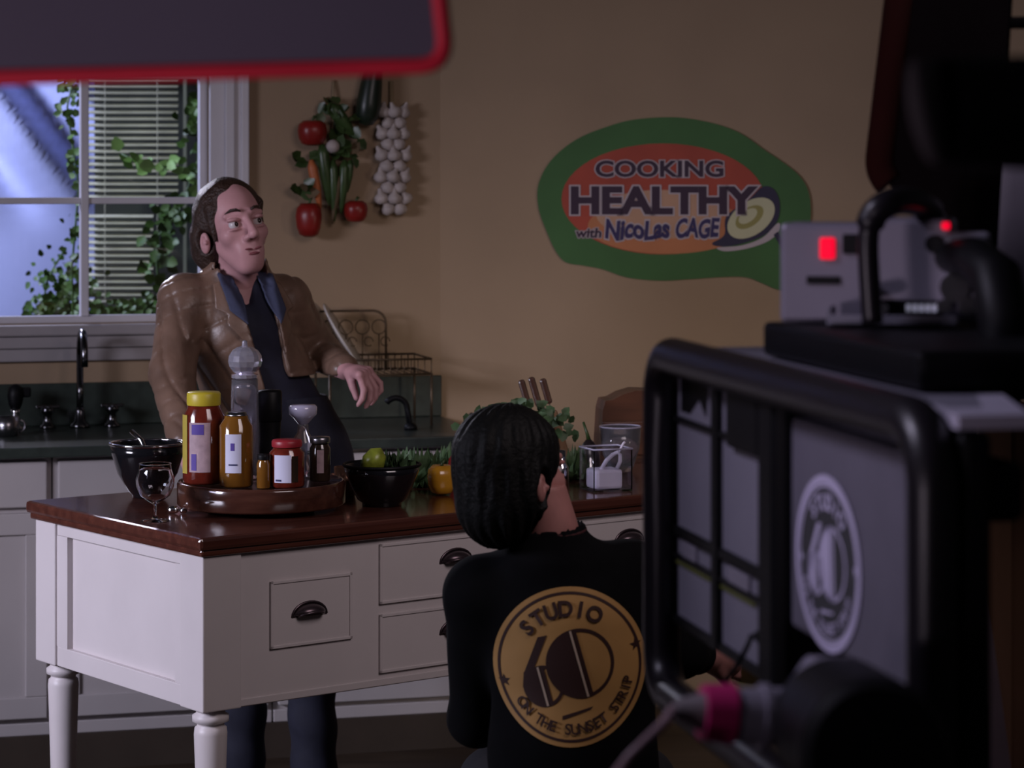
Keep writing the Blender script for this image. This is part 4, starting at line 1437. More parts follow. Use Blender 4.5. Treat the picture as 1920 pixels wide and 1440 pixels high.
    def folds(X, Y, Z):
        w1 = 15 * Z + 24 * X + 2.2 * np.sin(13 * X + 9 * Z) + 1.6 * np.sin(17 * Y)
        w2 = 40 * Z - 22 * X + 2.0 * np.sin(11 * Z + 15 * Y)
        amp = 0.55 + 0.45 * np.sin(9 * X + 7 * Z + 6 * Y)
        return 0.0075 * (1 - np.abs(np.sin(w1))) ** 3 * amp + 0.0045 * (1 - np.abs(np.sin(w2))) ** 4 * (1 - 0.5 * amp) - 0.002
    s.noise(folds)
    jk = s.build('jacket', M_leath, r, root_loc)
    # lapels and shirt collar draped over the chest
    vv, ff = [], []
    for ob in (jk, shirt):
        n0 = len(vv)
        vv += [v.co.copy() for v in ob.data.vertices]
        ff += [tuple(n0 + i for i in p.vertices) for p in ob.data.polygons]
    bvh = BVHTree.FromPolygons(vv, ff)
    nl = neck - root_loc

    def drape(poly, off, name, material, par, thick):
        v2, f2 = poly_grid(poly, 0.012)
        out = []
        last = 0.1
        for b_, z_ in v2:
            c_ = (0.016 - z_ * 0.24) * 0.906
            o_ = nl + side * (b_ + c_) + Vector((0, 0, z_)) + fw * 0.5
            hit, n_, i_, d_ = bvh.ray_cast(o_, -fw)
            out.append(o_ - fw * ((d_ if d_ is not None else 0.42) - off))
        me_ = Mb()
        me_.mesh(out, f2, True)
        ob = me_.build(name, material, par, recalc=False)
        for _ in range(3):
            bm = bmesh.new()
            bm.from_mesh(ob.data)
            bmesh.ops.remove_doubles(bm, verts=bm.verts, dist=0.0002)
            bmesh.ops.smooth_vert(bm, verts=bm.verts, factor=0.4, use_axis_x=True, use_axis_y=True, use_axis_z=True)
            bm.to_mesh(ob.data)
            bm.free()
        ob.modifiers.new('t', 'SOLIDIFY').thickness = thick
        return ob
    for sg in (-1, 1):
        drape([(sg * 0.046, 0.055), (sg * 0.050, 0.0), (sg * 0.040, -0.15), (sg * 0.098, -0.065), (sg * 0.086, -0.045), (sg * 0.112, -0.032), (sg * 0.095, 0.035)], 0.010, 'lapel', M_leath, jk, 0.006)
        drape([(sg * 0.036, 0.072), (sg * 0.030, -0.01), (sg * 0.046, -0.075), (sg * 0.082, -0.035), (sg * 0.080, 0.062)], 0.019, 'shirt_collar', M_denim, shirt, 0.004)


man()

# ------------------------------------------------------------------ crew member seen from behind
M_sk2 = mat('warm_skin', (0.42, 0.19, 0.17), 0.5, vary=0.1, scale=25)
M_bhair = mat('black_hair', (0.004, 0.004, 0.004), 0.6, vary=0.2, scale=80, bump=0.3, bscale=120, spec=0.25)
M_tee = mat('black_jersey', (0.004, 0.004, 0.005), 0.95, spec=0.15, vary=0.2, scale=20)
M_tan = mat('tan_logo_print', (0.50, 0.27, 0.085), 0.7, vary=0.12, scale=9)
M_lk = mat('dark_logo_print', (0.035, 0.010, 0.008), 0.7, vary=0)
M_lw = mat('white_logo_print', (0.55, 0.42, 0.32), 0.7, vary=0)


def logo_polys(rot=0.0):
    """layers of the round emblem in unit coordinates: (kind, list of polygon points)"""
    L = []

    def circ(cx, cy, r_, n=48):
        return [(cx + r_ * math.cos(2 * PI * i / n), cy + r_ * math.sin(2 * PI * i / n)) for i in range(n)]

    def ringp(cx, cy, r0, r1, n=48):
        return ('ring', (cx, cy, r0, r1, n))
    L.append(('tan', 0, [circ(0, 0, 1.0, 72)]))
    L.append(('dark', 1, [ringp(0, 0, 0.905, 0.94, 72)]))
    bc, br, sc_, sr = (0.13, 0.04), 0.445, (-0.34, -0.26), 0.265
    a = math.radians(106)        # stripe direction angle
    L.append(('dark', 1, [ringp(bc[0], bc[1], br - 0.045, br, 40), ringp(sc_[0], sc_[1], sr - 0.045, sr, 36)]))

    def seg(c, r_, a0, a1, n=24):
        return [(c[0] + r_ * math.cos(a0 + (a1 - a0) * i / n), c[1] + r_ * math.sin(a0 + (a1 - a0) * i / n)) for i in range(n + 1)]
    L.append(('dark', 1, [seg(bc, br, a, a + PI), seg(sc_, sr, a, a + PI)]))
    d = Vector((math.cos(a), math.sin(a)))
    nrm = Vector((-d.y, d.x))
    for (c, r_) in ((bc, br * 0.97), (sc_, sr * 0.95)):
        c = Vector(c)

        def strip(o0, o1):
            return [tuple(c + d * r_ + nrm * o0), tuple(c - d * r_ + nrm * o0), tuple(c - d * r_ + nrm * o1), tuple(c + d * r_ + nrm * o1)]
        L.append(('dark', 1, [strip(-0.06, 0.01)]))
        L.append(('white', 2, [strip(0.0, 0.028)]))
    L.append(('dark', 1, [[(-0.42, 0.36), (-0.30, 0.39), (-0.49, -0.10), (-0.60, -0.12)], [(-0.60, -0.10), (-0.46, -0.05), (-0.52, -0.3), (-0.61, -0.3)]]))
    L.append(('dark', 1, [[(-0.10, -0.62), (0.30, -0.50), (0.27, -0.54), (-0.10, -0.67)]]))
    for (cx, cy) in ((-0.85, -0.24), (0.86, 0.24)):
        L.append(('dark', 1, [[(cx + (0.085 if i % 2 == 0 else 0.035) * math.cos(PI * i / 5 + 0.5), cy + (0.085 if i % 2 == 0 else 0.035) * math.sin(PI * i / 5 + 0.5)) for i in range(10)]]))
    return L


def arc_text(body, R, centre_deg, size, span_deg, inward=False, offset=0.02):
    """characters around a circle; returns [(verts, faces)]"""
    out = []
    n = len(body)
    for i, ch in enumerate(body):
        if ch == ' ':
            continue
        t = (i - (n - 1) / 2) / (n - 1) * span_deg
        a = math.radians(centre_deg - t if not inward else centre_deg + t)
        v, f = text_mesh(ch, offset)
        b = bbox2(v)
        cx = (b[0] + b[1]) / 2
        rotang = a - PI / 2 if not inward else a + PI / 2
        ca, sa = math.cos(rotang), math.sin(rotang)
        vs = []
        for x, y in v:
            x = (x - cx) * size
            y = (y - 0.35) * size
            vs.append((R * math.cos(a) + x * ca - y * sa, R * math.sin(a) + x * sa + y * ca))
        out.append((vs, f))
    return out


def emblem(parent, mapper, mats, rot, step=0.09, tilt=0.0):
    """mapper(x, y, layer) -> local Vector"""
    ca, sa = math.cos(rot), math.sin(rot)

    def M(x, y, l):
        return mapper(x * ca - y * sa, x * sa + y * ca, l)
    groups = {}
    for kind, lay, polys in logo_polys():
        g = groups.setdefault((kind, lay), [])
        for p in polys:
            if isinstance(p, tuple) and p[0] == 'ring':
                cx, cy, r0, r1, n = p[1]
                vs = []
                for i in range(n):
                    a = 2 * PI * i / n
                    vs += [(cx + r0 * math.cos(a), cy + r0 * math.sin(a)), (cx + r1 * math.cos(a), cy + r1 * math.sin(a))]
                fs = [(2 * i, 2 * i + 1, (2 * i + 3) % (2 * n), (2 * i + 2) % (2 * n)) for i in range(n)]
                g.append((vs, fs))
            else:
                g.append(poly_grid(p, step))
    g = groups.setdefault(('dark', 3), [])
    for vs, fs in arc_text('STUDIO', 0.735, 90 + tilt, 0.27, 76, offset=0.035):
        g.append((vs, fs))
    g = groups.setdefault(('dark', 4), [])
    for vs, fs in arc_text('ON THE SUNSET STRIP', 0.775, 270 + tilt, 0.185, 128, True, offset=0.02):
        g.append((vs, fs))
    first = None
    for (kind, lay), items in sorted(groups.items(), key=lambda kv: kv[0][1]):
        m = Mb()
        for vs, fs in items:
            m.mesh([M(x, y, lay) for x, y in vs], fs, True)
        nm = {('tan', 0): 'emblem_disc', ('dark', 1): 'emblem_print', ('white', 2): 'emblem_stripe', ('dark', 3): 'emblem_title', ('dark', 4): 'emblem_motto'}[(kind, lay)]
        o = m.build(nm, mats[kind], parent, recalc=False)
    return


def crew():
    Y = 4.4
    rl_ = Vector((0.10, 4.42, 0))
    r = thing('person', 'crew member with black hair and round emblem on black top', 'person', rl_)
    seat_z = 0.42
    neck = Vector((0.065, 4.40, 1.045))
    chest = Vector((0.075, 4.40, 0.86))
    belly = Vector((0.095, 4.38, 0.66))
    pel = Vector((0.11, 4.42, 0.52))
    shL, shR = Vector((-0.052, 4.41, 0.935)), Vector((0.205, 4.43, 0.955))
    elL, elR = Vector((-0.062, 4.52, 0.70)), Vector((0.285, 4.46, 0.83))
    wrL, wrR = Vector((0.0, 4.74, 0.72)), Vector((0.345, 4.55, 0.80))
    s = Sdf((-0.25, 4.15, 0.0), (0.50, 5.15, 1.12), 0.005)
    s.cap(neck, P(1012, 925, 4.40), 0.050, 0.047, 0.02)
    s.cap(chest, belly, 0.10, 0.09, 0.05)
    s.cap(belly, pel, 0.09, 0.10, 0.04)
    s.cap(shL, shR, 0.05, 0.05, 0.04)
    for a, b, c in ((shL, elL, wrL), (shR, elR, wrR)):
        s.cap(a, b, 0.042, 0.034, 0.02)
        s.cap(b, c, 0.034, 0.024, 0.01)
    hips = ((Vector((0.04, 4.46, 0.50)), Vector((-0.03, 4.86, 0.50)), Vector((-0.02, 4.82, 0.08))), (Vector((0.18, 4.46, 0.50)), Vector((0.24, 4.86, 0.50)), Vector((0.23, 4.82, 0.08))))
    for a, b, c in hips:
        s.cap(a, b, 0.07, 0.05, 0.03)
        s.cap(b, c, 0.048, 0.034, 0.01)
    # right hand holding the card
    k = P(1360, 1236, 4.6)
    s.cap(wrR, wrR.lerp(k, 0.9), 0.025, 0.036, 0.01, flat=((0, 1, 0), 0.7))
    for i in range(4):
        b0 = k + Vector((0, 0.004 * i, 0.022 - 0.016 * i))
        b1 = b0 + Vector((0.022, 0.018, -0.008))
        b2 = b1 + Vector((0.006, 0.026, -0.010))
        s.cap(b0, b1, 0.0098, 0.009, 0.004)
        s.cap(b1, b2, 0.009, 0.0075, 0.002)
    s.cap(wrR.lerp(k, 0.5) + Vector((0, -0.01, -0.015)), k + Vector((0.005, -0.012, -0.045)), 0.013, 0.009, 0.006)
    # left hand on the knee
    s.cap(wrL, wrL + Vector((0.0, 0.06, -0.07)), 0.024, 0.026, 0.01)
    for i in range(4):
        b0 = wrL + Vector((-0.025 + 0.018 * i, 0.08, -0.085))
        s.cap(b0, b0 + Vector((0, 0.03, -0.03)), 0.009, 0.0085, 0.004)
    s.build('body', M_sk2, r, rl_)
    HC = P(966, 892, Y)
    TH = Matrix.Translation(HC) @ Matrix.Rotation(math.radians(-6), 4, 'Y') @ Matrix.Rotation(math.radians(136), 4, 'Z') @ Matrix.Rotation(math.radians(4), 4, 'X') @ Matrix.Diagonal((0.97, 0.93, 0.95, 1))
    # local -Y is the face; it looks away from the lens and to the right
    h = head_sdf(TH, 0.0035, False)
    h.build('head', M_sk2, r, rl_, TH)
    s = Sdf((-0.15, -0.14, -0.20), (0.15, 0.17, 0.16), 0.004)
    s.ell((0, 0.022, 0.040), (0.090, 0.106, 0.092), 0.02)
    s.ell((-0.00, 0.050, -0.040), (0.080, 0.072, 0.085), 0.04)
    s.ell((0.072, 0.03, -0.02), (0.022, 0.035, 0.05), 0.02)
    s.ell((-0.072, 0.03, -0.02), (0.022, 0.035, 0.05), 0.02)
    s.ell((0, -0.095, 0.000), (0.080, 0.065, 0.070), 0.012, mode='s')
    s.ell((0, -0.10, -0.07), (0.12, 0.085, 0.085), 0.012, mode='s')
    for sx in (-1, 1):
        s.ell((sx * 0.092, 0.016, -0.022), (0.032, 0.026, 0.036), 0.006, mode='s')
    s.noise(lambda X, Y_, Z: 0.0022 * np.sin(210 * np.arctan2(X, Y_) * 0.12 + 9 * Z) * np.sin(38 * Z + 20 * X) + 0.0022 * np.sin(26 * np.arctan2(X, Y_)) * np.clip((-Z - 0.03) * 15, 0, 1))
    s.build('hair', M_bhair, r, rl_, TH)
    for sx in (-1, 1):
        m = Mb(Matrix.Translation(-rl_) @ TH)
        m.ball((sx * 0.031, -0.0755, 0.0055), 0.0118, 12, 8)
        m.build('eye', M_eye, r)
    m = Mb(Matrix.Translation(-rl_) @ TH)
    m.tube([(-0.02, -0.089, -0.056), (0, -0.0965, -0.056), (0.02, -0.089, -0.056)], [0.001, 0.005, 0.001], 8)
    m.build('lips', M_lip, r)
    # shirt
    s = Sdf((-0.22, 4.15, 0.36), (0.45, 4.95, 1.10), 0.005)
    s.cap(chest + Vector((0, 0, 0.02)), belly, 0.120, 0.118, 0.06, flat=((0, 1, 0), 0.85))
    s.cap(chest + Vector((0.06, 0, 0.02)), belly + Vector((0.03, 0, 0)), 0.115, 0.115, 0.06, flat=((0, 1, 0), 0.85))
    s.cap(belly, pel, 0.125, 0.14, 0.05)
    s.cap(shL, shR, 0.062, 0.062, 0.06)
    s.cap(neck + Vector((0, 0, -0.045)), neck, 0.075, 0.062, 0.04)
    s.cap(neck + Vector((-0.005, 0, 0.02)), neck + Vector((-0.01, 0, 0.1)), 0.060, 0.07, 0.004, mode='s')
    s.cap(shL, elL, 0.060, 0.050, 0.03)
    s.cap(elL, wrL, 0.050, 0.034, 0.02)
    s.cap(shR, elR, 0.060, 0.050, 0.03)
    s.cap(elR, elR.lerp(wrR, 0.62), 0.050, 0.036, 0.02)
    s.noise(lambda X, Y_, Z: 0.0022 * np.sin(26 * Z + 16 * X) * np.sin(14 * X - 8 * Z))
    tee = s.build('sweatshirt', M_tee, r, rl_)
    m = Mb()
    m.tube([neck - rl_ + Vector((0.060 * math.cos(a), 0.058 * math.sin(a), 0.004 + 0.006 * math.sin(a))) for a in np.linspace(0, 2 * PI, 29)[:-1]], 0.004, 8, closed=True)
    m.build('neckband', mat('dark_red_trim', (0.05, 0.01, 0.012), 0.8), r)
    # trousers, shoes
    M_tr = mat('dark_grey_trousers', (0.012, 0.012, 0.016), 0.85)
    s = Sdf((-0.20, 4.20, 0.05), (0.42, 5.05, 0.72), 0.006)
    s.cap(belly + Vector((0, 0, -0.06)), pel, 0.11, 0.125, 0.04)
    for a, b, c in hips:
        s.cap(a, b, 0.092, 0.070, 0.03)
        s.cap(b, c, 0.068, 0.058, 0.02)
    s.build('trousers', M_tr, r, rl_)
    for a, b, c in hips:
        q = c - rl_
        m = Mb()
        m.ball((q.x, q.y + 0.07, 0.042), (0.045, 0.13, 0.042), 20, 10)
        m.box((q.x, q.y + 0.07, 0.010), (0.08, 0.24, 0.02), bev=0.008)
        m.build('shoe', M_shoe, r)
    # emblem projected on the back
    me = tee.data
    bvh = BVHTree.FromPolygons([v.co.copy() for v in me.vertices], [tuple(p.vertices) for p in me.polygons])
    cz = P(1069, 1250, 4.28) - rl_
    Rr = 0.1295

    def mp(x, y, l):
        o = Vector((cz.x + x * Rr, -0.6, cz.z + y * Rr))
        hit, n_, i_, d_ = bvh.ray_cast(o, Vector((0, 1, 0)))
        yy = hit.y if hit is not None else -0.12
        return Vector((o.x, yy - 0.0022 - 0.0009 * l, o.z))
    emblem(tee, mp, {'tan': M_tan, 'dark': M_lk, 'white': M_lw}, 0.0, 0.07, 12.0)


crew()
M_box = wood('plywood', (0.20, 0.12, 0.06), (0.28, 0.18, 0.09), 0.6, 0.0, 3)
r = thing('apple_box', 'wooden box the black haired crew member sits on', 'box', (0.11, 4.42, 0))
Mb().bb(-0.16, 0.16, -0.13, 0.13, 0, 0.375, 0.006).build('body', M_box, r)
Mb().bb(-0.05, 0.05, -0.134, -0.13, 0.20, 0.235, 0.001).build('hand_slot', M_dark, r)
M_card = mat('tan_card', (0.16, 0.12, 0.05), 0.7, vary=0.1)
o = Mb().box((0.052, 0.012, -0.022), (0.09, 0.004, 0.08), rot=(0.3, 0.35, -0.3)).build('script_card', M_card, loc=P(1372, 1244, 4.62))
tag(o, 'tan card held in the crew member\'s right hand', 'card')

# ------------------------------------------------------------------ studio camera in the foreground
TC = thing('studio_camera', 'large dark studio camera with tubular frame in the foreground', 'camera', (0.271, 2.65, 0), math.radians(11.3))
# tubular loop: y from -.46 (near) to .46 (far)
R0 = 0.055
ya, yb, za, zb = -0.46, 0.46, 1.035, 1.440
pts = []
for cy, cz_, a0 in ((yb - R0, zb - R0, 0), (ya + R0, zb - R0, PI / 2), (ya + R0, za + R0, PI), (yb - R0, za + R0, 3 * PI / 2)):
    pts += arc((0, cy, cz_), R0, a0, a0 + PI / 2, 8, 'yz')
full = []
for i, p in enumerate(pts):
    full.append(p)
    q = pts[(i + 1) % len(pts)]
    if (Vector(q) - Vector(p)).length > 0.05:
        for t in (0.25, 0.5, 0.75):
            full.append(tuple(Vector(p).lerp(Vector(q), t)))
Mb().tube(full, 0.0225, 20, closed=True).build('tubular_frame', M_tubeb, TC)
m = Mb()
m.prism([(0.045, -0.42), (0.058, -0.42), (0.27, 0.15), (0.27, 0.43), (0.045, 0.43)], 0.335, Matrix.Translation((0, 0, 1.10)))
m.build('camera_body', M_dark, TC)
Mb().prism([(0.04, -0.40), (0.07, -0.40), (0.26, 0.15), (0.26, 0.42), (0.04, 0.42)], 0.014, Matrix.Translation((0, 0, 1.4355))).build('top_plate', M_grey2, TC)
m = Mb()
m.bb(0.018, 0.048, -0.385, 0.0, 1.188, 1.405, 0.006)
m.build('side_panel', M_grey, TC)
Mb().bb(0.0, 0.05, 0.0, 0.068, 1.09, 1.44, 0.012).build('side_pillar', M_dark, TC)
m = Mb()
m.bb(0.012, 0.048, 0.066, 0.43, 1.12, 1.435, 0.005)
m.build('front_panel', M_grey2, TC)
m = Mb()
for yy in (0.245,):
    m.bb(0.004, 0.013, yy - 0.012, yy + 0.012, 1.12, 1.435, 0.002)
m.bb(0.006, 0.013, 0.068, 0.425, 1.225, 1.237, 0.002)
m.bb(0.006, 0.013, 0.068, 0.425, 1.200, 1.204, 0.001)
m.bb(0.006, 0.013, 0.068, 0.425, 1.120, 1.130, 0.001)
m.bb(0.006, 0.013, 0.068, 0.425, 1.362, 1.368, 0.001)
m.bb(0.002, 0.013, 0.068, 0.19, 1.355, 1.435, 0.01)
m.build('panel_trim', M_dark, TC)
m = Mb(Matrix.Translation((0.011, 0.35, 1.395)) @ Matrix.Rotation(PI / 2, 4, 'Z') @ Matrix.Rotation(PI / 2, 4, 'X'))
m.prism([(-0.06, 0.02), (0.06, 0.02), (0.06, -0.02), (0.02, -0.02), (-0.02, 0.0), (-0.05, -0.018)], 0.003)
m.build('warning_sticker', M_dark, TC)
for (a, b) in ((0.335, 0.395), (0.12, 0.20)):
    o = Mb().bb(0.008, 0.0125, a, b, 1.204, 1.222, 0.001).build('name_strip', M_silver, TC)
M_gl = mat('yellow_green_line', (0.12, 0.13, 0.03), 0.5)
Mb().bb(0.009, 0.0125, 0.10, 0.425, 1.192, 1.195).build('accent_line', M_gl, TC)


def mp2(x, y, l):
    return Vector((0.0172 - 0.0004 * l, -0.125 - x * 0.096, 1.272 + y * 0.083))


M_ln = mat('logo_pale_print', (0.60, 0.55, 0.75), 0.6, vary=0.05)
M_lgd = mat('logo_grey_print', (0.055, 0.055, 0.06), 0.6, vary=0.05)
emblem(TC, mp2, {'tan': M_lgd, 'dark': M_ln, 'white': M_lgd}, math.radians(-12), 0.12, 12.0)
m = Mb()
n = 60
vs = []
for i in range(n):
    a = 2 * PI * i / n
    vs += [mp2(0.95 * math.cos(a), 0.95 * math.sin(a), 3), mp2(1.05 * math.cos(a), 1.05 * math.sin(a), 3)]
m.mesh(vs, [(2 * i, 2 * i + 1, (2 * i + 3) % (2 * n), (2 * i + 2) % (2 * n)) for i in range(n)])
m.build('emblem_ring', M_ln, TC)
# platform above and its gear
Mb().bb(0.062, 0.42, -0.26, 0.245, 1.452, 1.490, 0.006).build('mounting_plate', M_dark, TC)
Mb().bb(0.10, 0.38, -0.2, 0.2, 1.44, 1.455).build('plate_riser', M_dark, TC)
TI = TC.matrix_basis.inverted() if False else (Matrix.Translation((0.271, 2.65, 0)) @ Matrix.Rotation(math.radians(11.3), 4, 'Z')).inverted()


def C3(px, py, d):
    return TI @ P(px, py, d)


Z9 = 1.4905
a = math.radians(-11.3 - 14)
bxm = Matrix.Translation(TI @ Vector((P(1462, 0, 2.86).x, 2.86, Z9))) @ Matrix.Rotation(a, 4, 'Z')
# silver box: local x to the right, y away
m = Mb(bxm)
m.bb(0.0, 0.165, 0, 0.11, 0, 0.112, 0.006)
VB = m.build('viewfinder_housing', M_silver, TC)
m = Mb(bxm)
m.bb(0.10, 0.19, -0.012, 0.09, 0.004, 0.118, 0.006)
m.build('viewfinder_side', M_silver, TC)
M_tally = mat('red_tally_light', (0.5, 0.0, 0.01), 0.3, vary=0, emit=(1.0, 0.0, 0.03), estr=1.0)
Mb(bxm).bb(0.045, 0.062, -0.004, 0.001, 0.072, 0.096, 0.003).build('tally_light', M_tally, TC)
Mb(bxm).bb(0.180, 0.189, -0.015, -0.011, 0.106, 0.114, 0.002).build('tally_light', M_tally, TC)
Mb(bxm).bb(0.030, 0.068, -0.002, 0.001, 0.044, 0.053, 0.001).build('name_badge', M_dark, TC)
Mb(bxm).bb(0.070, 0.09, -0.003, 0.001, 0.078, 0.10, 0.002).build('switch', M_dark, TC)
Mb(bxm).bb(0.105, 0.186, -0.020, -0.012, 0.012, 0.028, 0.001).build('display_strip', M_dark, TC)
m = Mb(bxm)
for i in range(5):
    m.bb(0.142 + i * 0.007, 0.147 + i * 0.007, -0.0215, -0.020, 0.016, 0.024)
m.bb(0.117, 0.122, -0.0215, -0.02, 0.016, 0.022)
m.build('display_digit', mat('pale_digits', (0.6, 0.6, 0.7), 0.4, emit=(0.7, 0.7, 0.9), estr=0.15), TC)
Mb(bxm).cyl((0.172, -0.016, 0.09), (0.172, -0.011, 0.09), 0.010).build('dial', M_dark, TC)
# tray
m = Mb(bxm)
m.bb(0.06, 0.20, -0.065, -0.014, 0.002, 0.008, 0.002)
m.bb(0.06, 0.065, -0.065, -0.014, 0.008, 0.022, 0.001)
m.bb(0.065, 0.20, -0.068, -0.064, 0.004, 0.014, 0.001)
m.build('accessory_tray', M_grey2, TC)
# loop handle
hd = 2.74
hpts = [P(1636, 606, hd), P(1630, 520, hd), P(1628, 450, hd), P(1636, 408, hd), P(1660, 384, hd), P(1692, 376, hd + 0.03), P(1728, 384, hd + 0.08), P(1752, 404, hd + 0.14), P(1768, 436, hd + 0.2), P(1772, 480, hd + 0.25)]
sm = []
for i in range(len(hpts) - 1):
    p0, p1, p2, p3 = hpts[max(i - 1, 0)], hpts[i], hpts[i + 1], hpts[min(i + 2, len(hpts) - 1)]
    for k in range(5):
        t = k / 5
        sm.append(0.5 * ((2 * p1) + (p2 - p0) * t + (2 * p0 - 5 * p1 + 4 * p2 - p3) * t * t + (3 * p1 - p0 - 3 * p2 + p3) * t ** 3))
sm.append(hpts[-1])
Mb(TI).tube(sm, [0.0115 + (0.004 if 12 < i < 34 else 0) for i in range(len(sm))], 16).build('loop_handle', M_tubeb, TC)
# connectors and eyepiece
m = Mb(TI)
for (a_, b_, rr) in ((1790, 540, 0.016), (1815, 575, 0.010), (1800, 500, 0.009), (1640, 548, 0.008), (1655, 580, 0.006), (1770, 575, 0.008)):
    p = P(a_, b_, 2.78)
    m.cyl(p, p + Vector((0.004, 0.04, 0)), rr, seg=18)
    m.build('connector', M_steel, TC)
    m = Mb(TI)
m = Mb(TI)
p = P(1815, 520, 2.80)
m.box(p, (0.05, 0.03, 0.10), rot=(0, 0, -0.2), bev=0.006)
m.build('adjuster_block', M_grey2, TC)
m = Mb(TI)
m.tube([P(1872, 755, 2.66), P(1882, 690, 2.66), P(1882, 600, 2.66), P(1868, 520, 2.68), P(1830, 488, 2.74), P(1775, 480, 2.82)], [0.024, 0.026, 0.027, 0.027, 0.024, 0.018], 18)
m.build('eyecup_arm', M_dark, TC)
# near top cover, visible beyond the frame tube
m = Mb()
m.prism([(0.02, -0.47), (0.085, -0.47), (0.15, -0.24), (0.03, -0.24)], 0.012, Matrix.Translation((0, 0, 1.4375)))
m.build('rear_cover', mat('pale_grey_cover', (0.45, 0.42, 0.52), 0.5, vary=0.05), TC)
Mb().bb(0.022, 0.052, -0.47, -0.415, 1.08, 1.435, 0.008).build('rear_housing', M_dark, TC)
Mb().bb(0.03, 0.095, -0.44, -0.37, 1.352, 1.405, 0.01).build('clamp_block', M_dark, TC)
# pedestal
m = Mb()
m.cyl((0.17, 0.02, 0.35), (0.17, 0.02, 1.1), 0.07, seg=32)
m.cyl((0.17, 0.02, 0.12), (0.17, 0.02, 0.4), 0.12, seg=32)
m.build('pedestal_column', M_dark, TC)
m = Mb()
m.lathe([(0.001, 0.03), (0.34, 0.03), (0.36, 0.05), (0.36, 0.12), (0.2, 0.16), (0.001, 0.16)], (0.17, 0.02, 0), 36)
m.build('pedestal_base', M_dark, TC)
for k in range(3):
    a = 2 * PI * k / 3
    Mb().cyl((0.17 + 0.28 * math.cos(a), 0.02 + 0.28 * math.sin(a) - 0.02, 0.04), (0.17 + 0.28 * math.cos(a), 0.02 + 0.28 * math.sin(a) + 0.02, 0.04), 0.04).build('wheel', M_dark, TC)
# cable connector with magenta ring
pA, pB = P(1640, 1412, 1.98), P(1575, 1362, 2.16)
ax = (pB - pA).normalized()
m = Mb(TI)
m.cyl(pA, pB, 0.058, 0.058, 40)
m.cyl(pA - ax * 0.02, pA, 0.052, 0.058, 40)
m.build('lens_drum', M_dark, TC)
pB = P(1520, 1350, 2.19)
ax = (P(1270, 1332, 2.17) - pB).normalized()
m = Mb(TI)
m.cyl(pB - ax * 0.03, pB + ax * 0.003, 0.056, 0.054, 40)
m.cyl(pB + ax * 0.003, pB + ax * 0.022, 0.054, 0.026, 36)
m.cyl(pB + ax * 0.022, pB + ax * 0.075, 0.026, 0.022, 30)
m.cyl(pB + ax * 0.040, pB + ax * 0.046, 0.028, 0.028, 30)
m.build('connector_sleeve', M_silver, TC)
M_mag = mat('magenta_ring', (0.45, 0.015, 0.13), 0.5, vary=0.05)
Mb(TI).cyl(pB + ax * 0.070, pB + ax * 0.096, 0.0258, 0.0235, 30).build('colour_ring', M_mag, TC)
M_rub = mat('grey_rubber', (0.16, 0.14, 0.15), 0.6)
Mb(TI).cyl(pB + ax * 0.096, pB + ax * 0.120, 0.0165, 0.009, 24).build('cable_boot', M_rub, TC)
c0 = pB + ax * 0.122
M_cab = mat('dark_red_grey_cable', (0.30, 0.20, 0.22), 0.5, vary=0.2)
cp = [c0, P(1245, 1356, 2.14), P(1215, 1385, 2.12), P(1180, 1420, 2.08), P(1140, 1470, 2.1), P(1120, 1600, 2.15), P(1130, 2200, 2.2)]
cp.append(Vector((0.05, 2.2, 0.006)))
cp.append(Vector((-0.1, 1.9, 0.006)))
o = Mb().tube(cp, 0.0042, 10).build('camera_cable', M_cab)
tag(o, 'thin reddish cable running down from the magenta ringed connector', 'cable')
m = Mb(TI)
m.tube([P(1440, 1180, 2.72), P(1462, 1150, 2.70), P(1488, 1150, 2.70), P(1492, 1190, 2.72), P(1470, 1225, 2.72), P(1440, 1215, 2.72), P(1420, 1190, 2.74)], 0.006, 8)
m.tube([P(1410, 1190, 2.74), P(1400, 1215, 2.74), P(1378, 1255, 2.75), P(1360, 1275, 2.76)], 0.003, 8)
m.box(P(1455, 1200, 2.76), (0.03, 0.03, 0.05), bev=0.006)
m.build('cable_loop', M_dark, TC)

# ------------------------------------------------------------------ flags, lamp and stand around the camera
FL = thing('studio_flag', 'grey lighting flag with bright red border, top left', 'flag', P(-150, 300, 2.0).xy.to_3d())
fl = FL.location
pA, pB, pC, pD = P(-170, 150, 2.0) - fl, P(838, 122, 2.0) - fl, P(812, -60, 2.0) - fl, P(-170, -60, 2.0) - fl
up = Vector((0, 0, 0.45))
pC2, pD2 = pB + Vector((-0.05, 0, 0.48)), pA + Vector((0, 0, 0.45))
n0 = len([0])
m = Mb()
off = Vector((0, 0.002, 0))
m.mesh([pA - off, pB - off, pC2 - off, pD2 - off, pA + off, pB + off, pC2 + off, pD2 + off], [(0, 1, 2, 3), (7, 6, 5, 4), (0, 4, 5, 1), (1, 5, 6, 2), (2, 6, 7, 3), (3, 7, 4, 0)], False)
m.build('fabric', M_scrim, FL)


def rc(p, a, b, rad, n=6):
    d1, d2 = (a - p).normalized(), (b - p).normalized()
    s_, e_ = p + d1 * rad, p + d2 * rad
    return [s_.lerp(p, t).lerp(p.lerp(e_, t), t) for t in [i / n for i in range(n + 1)]]


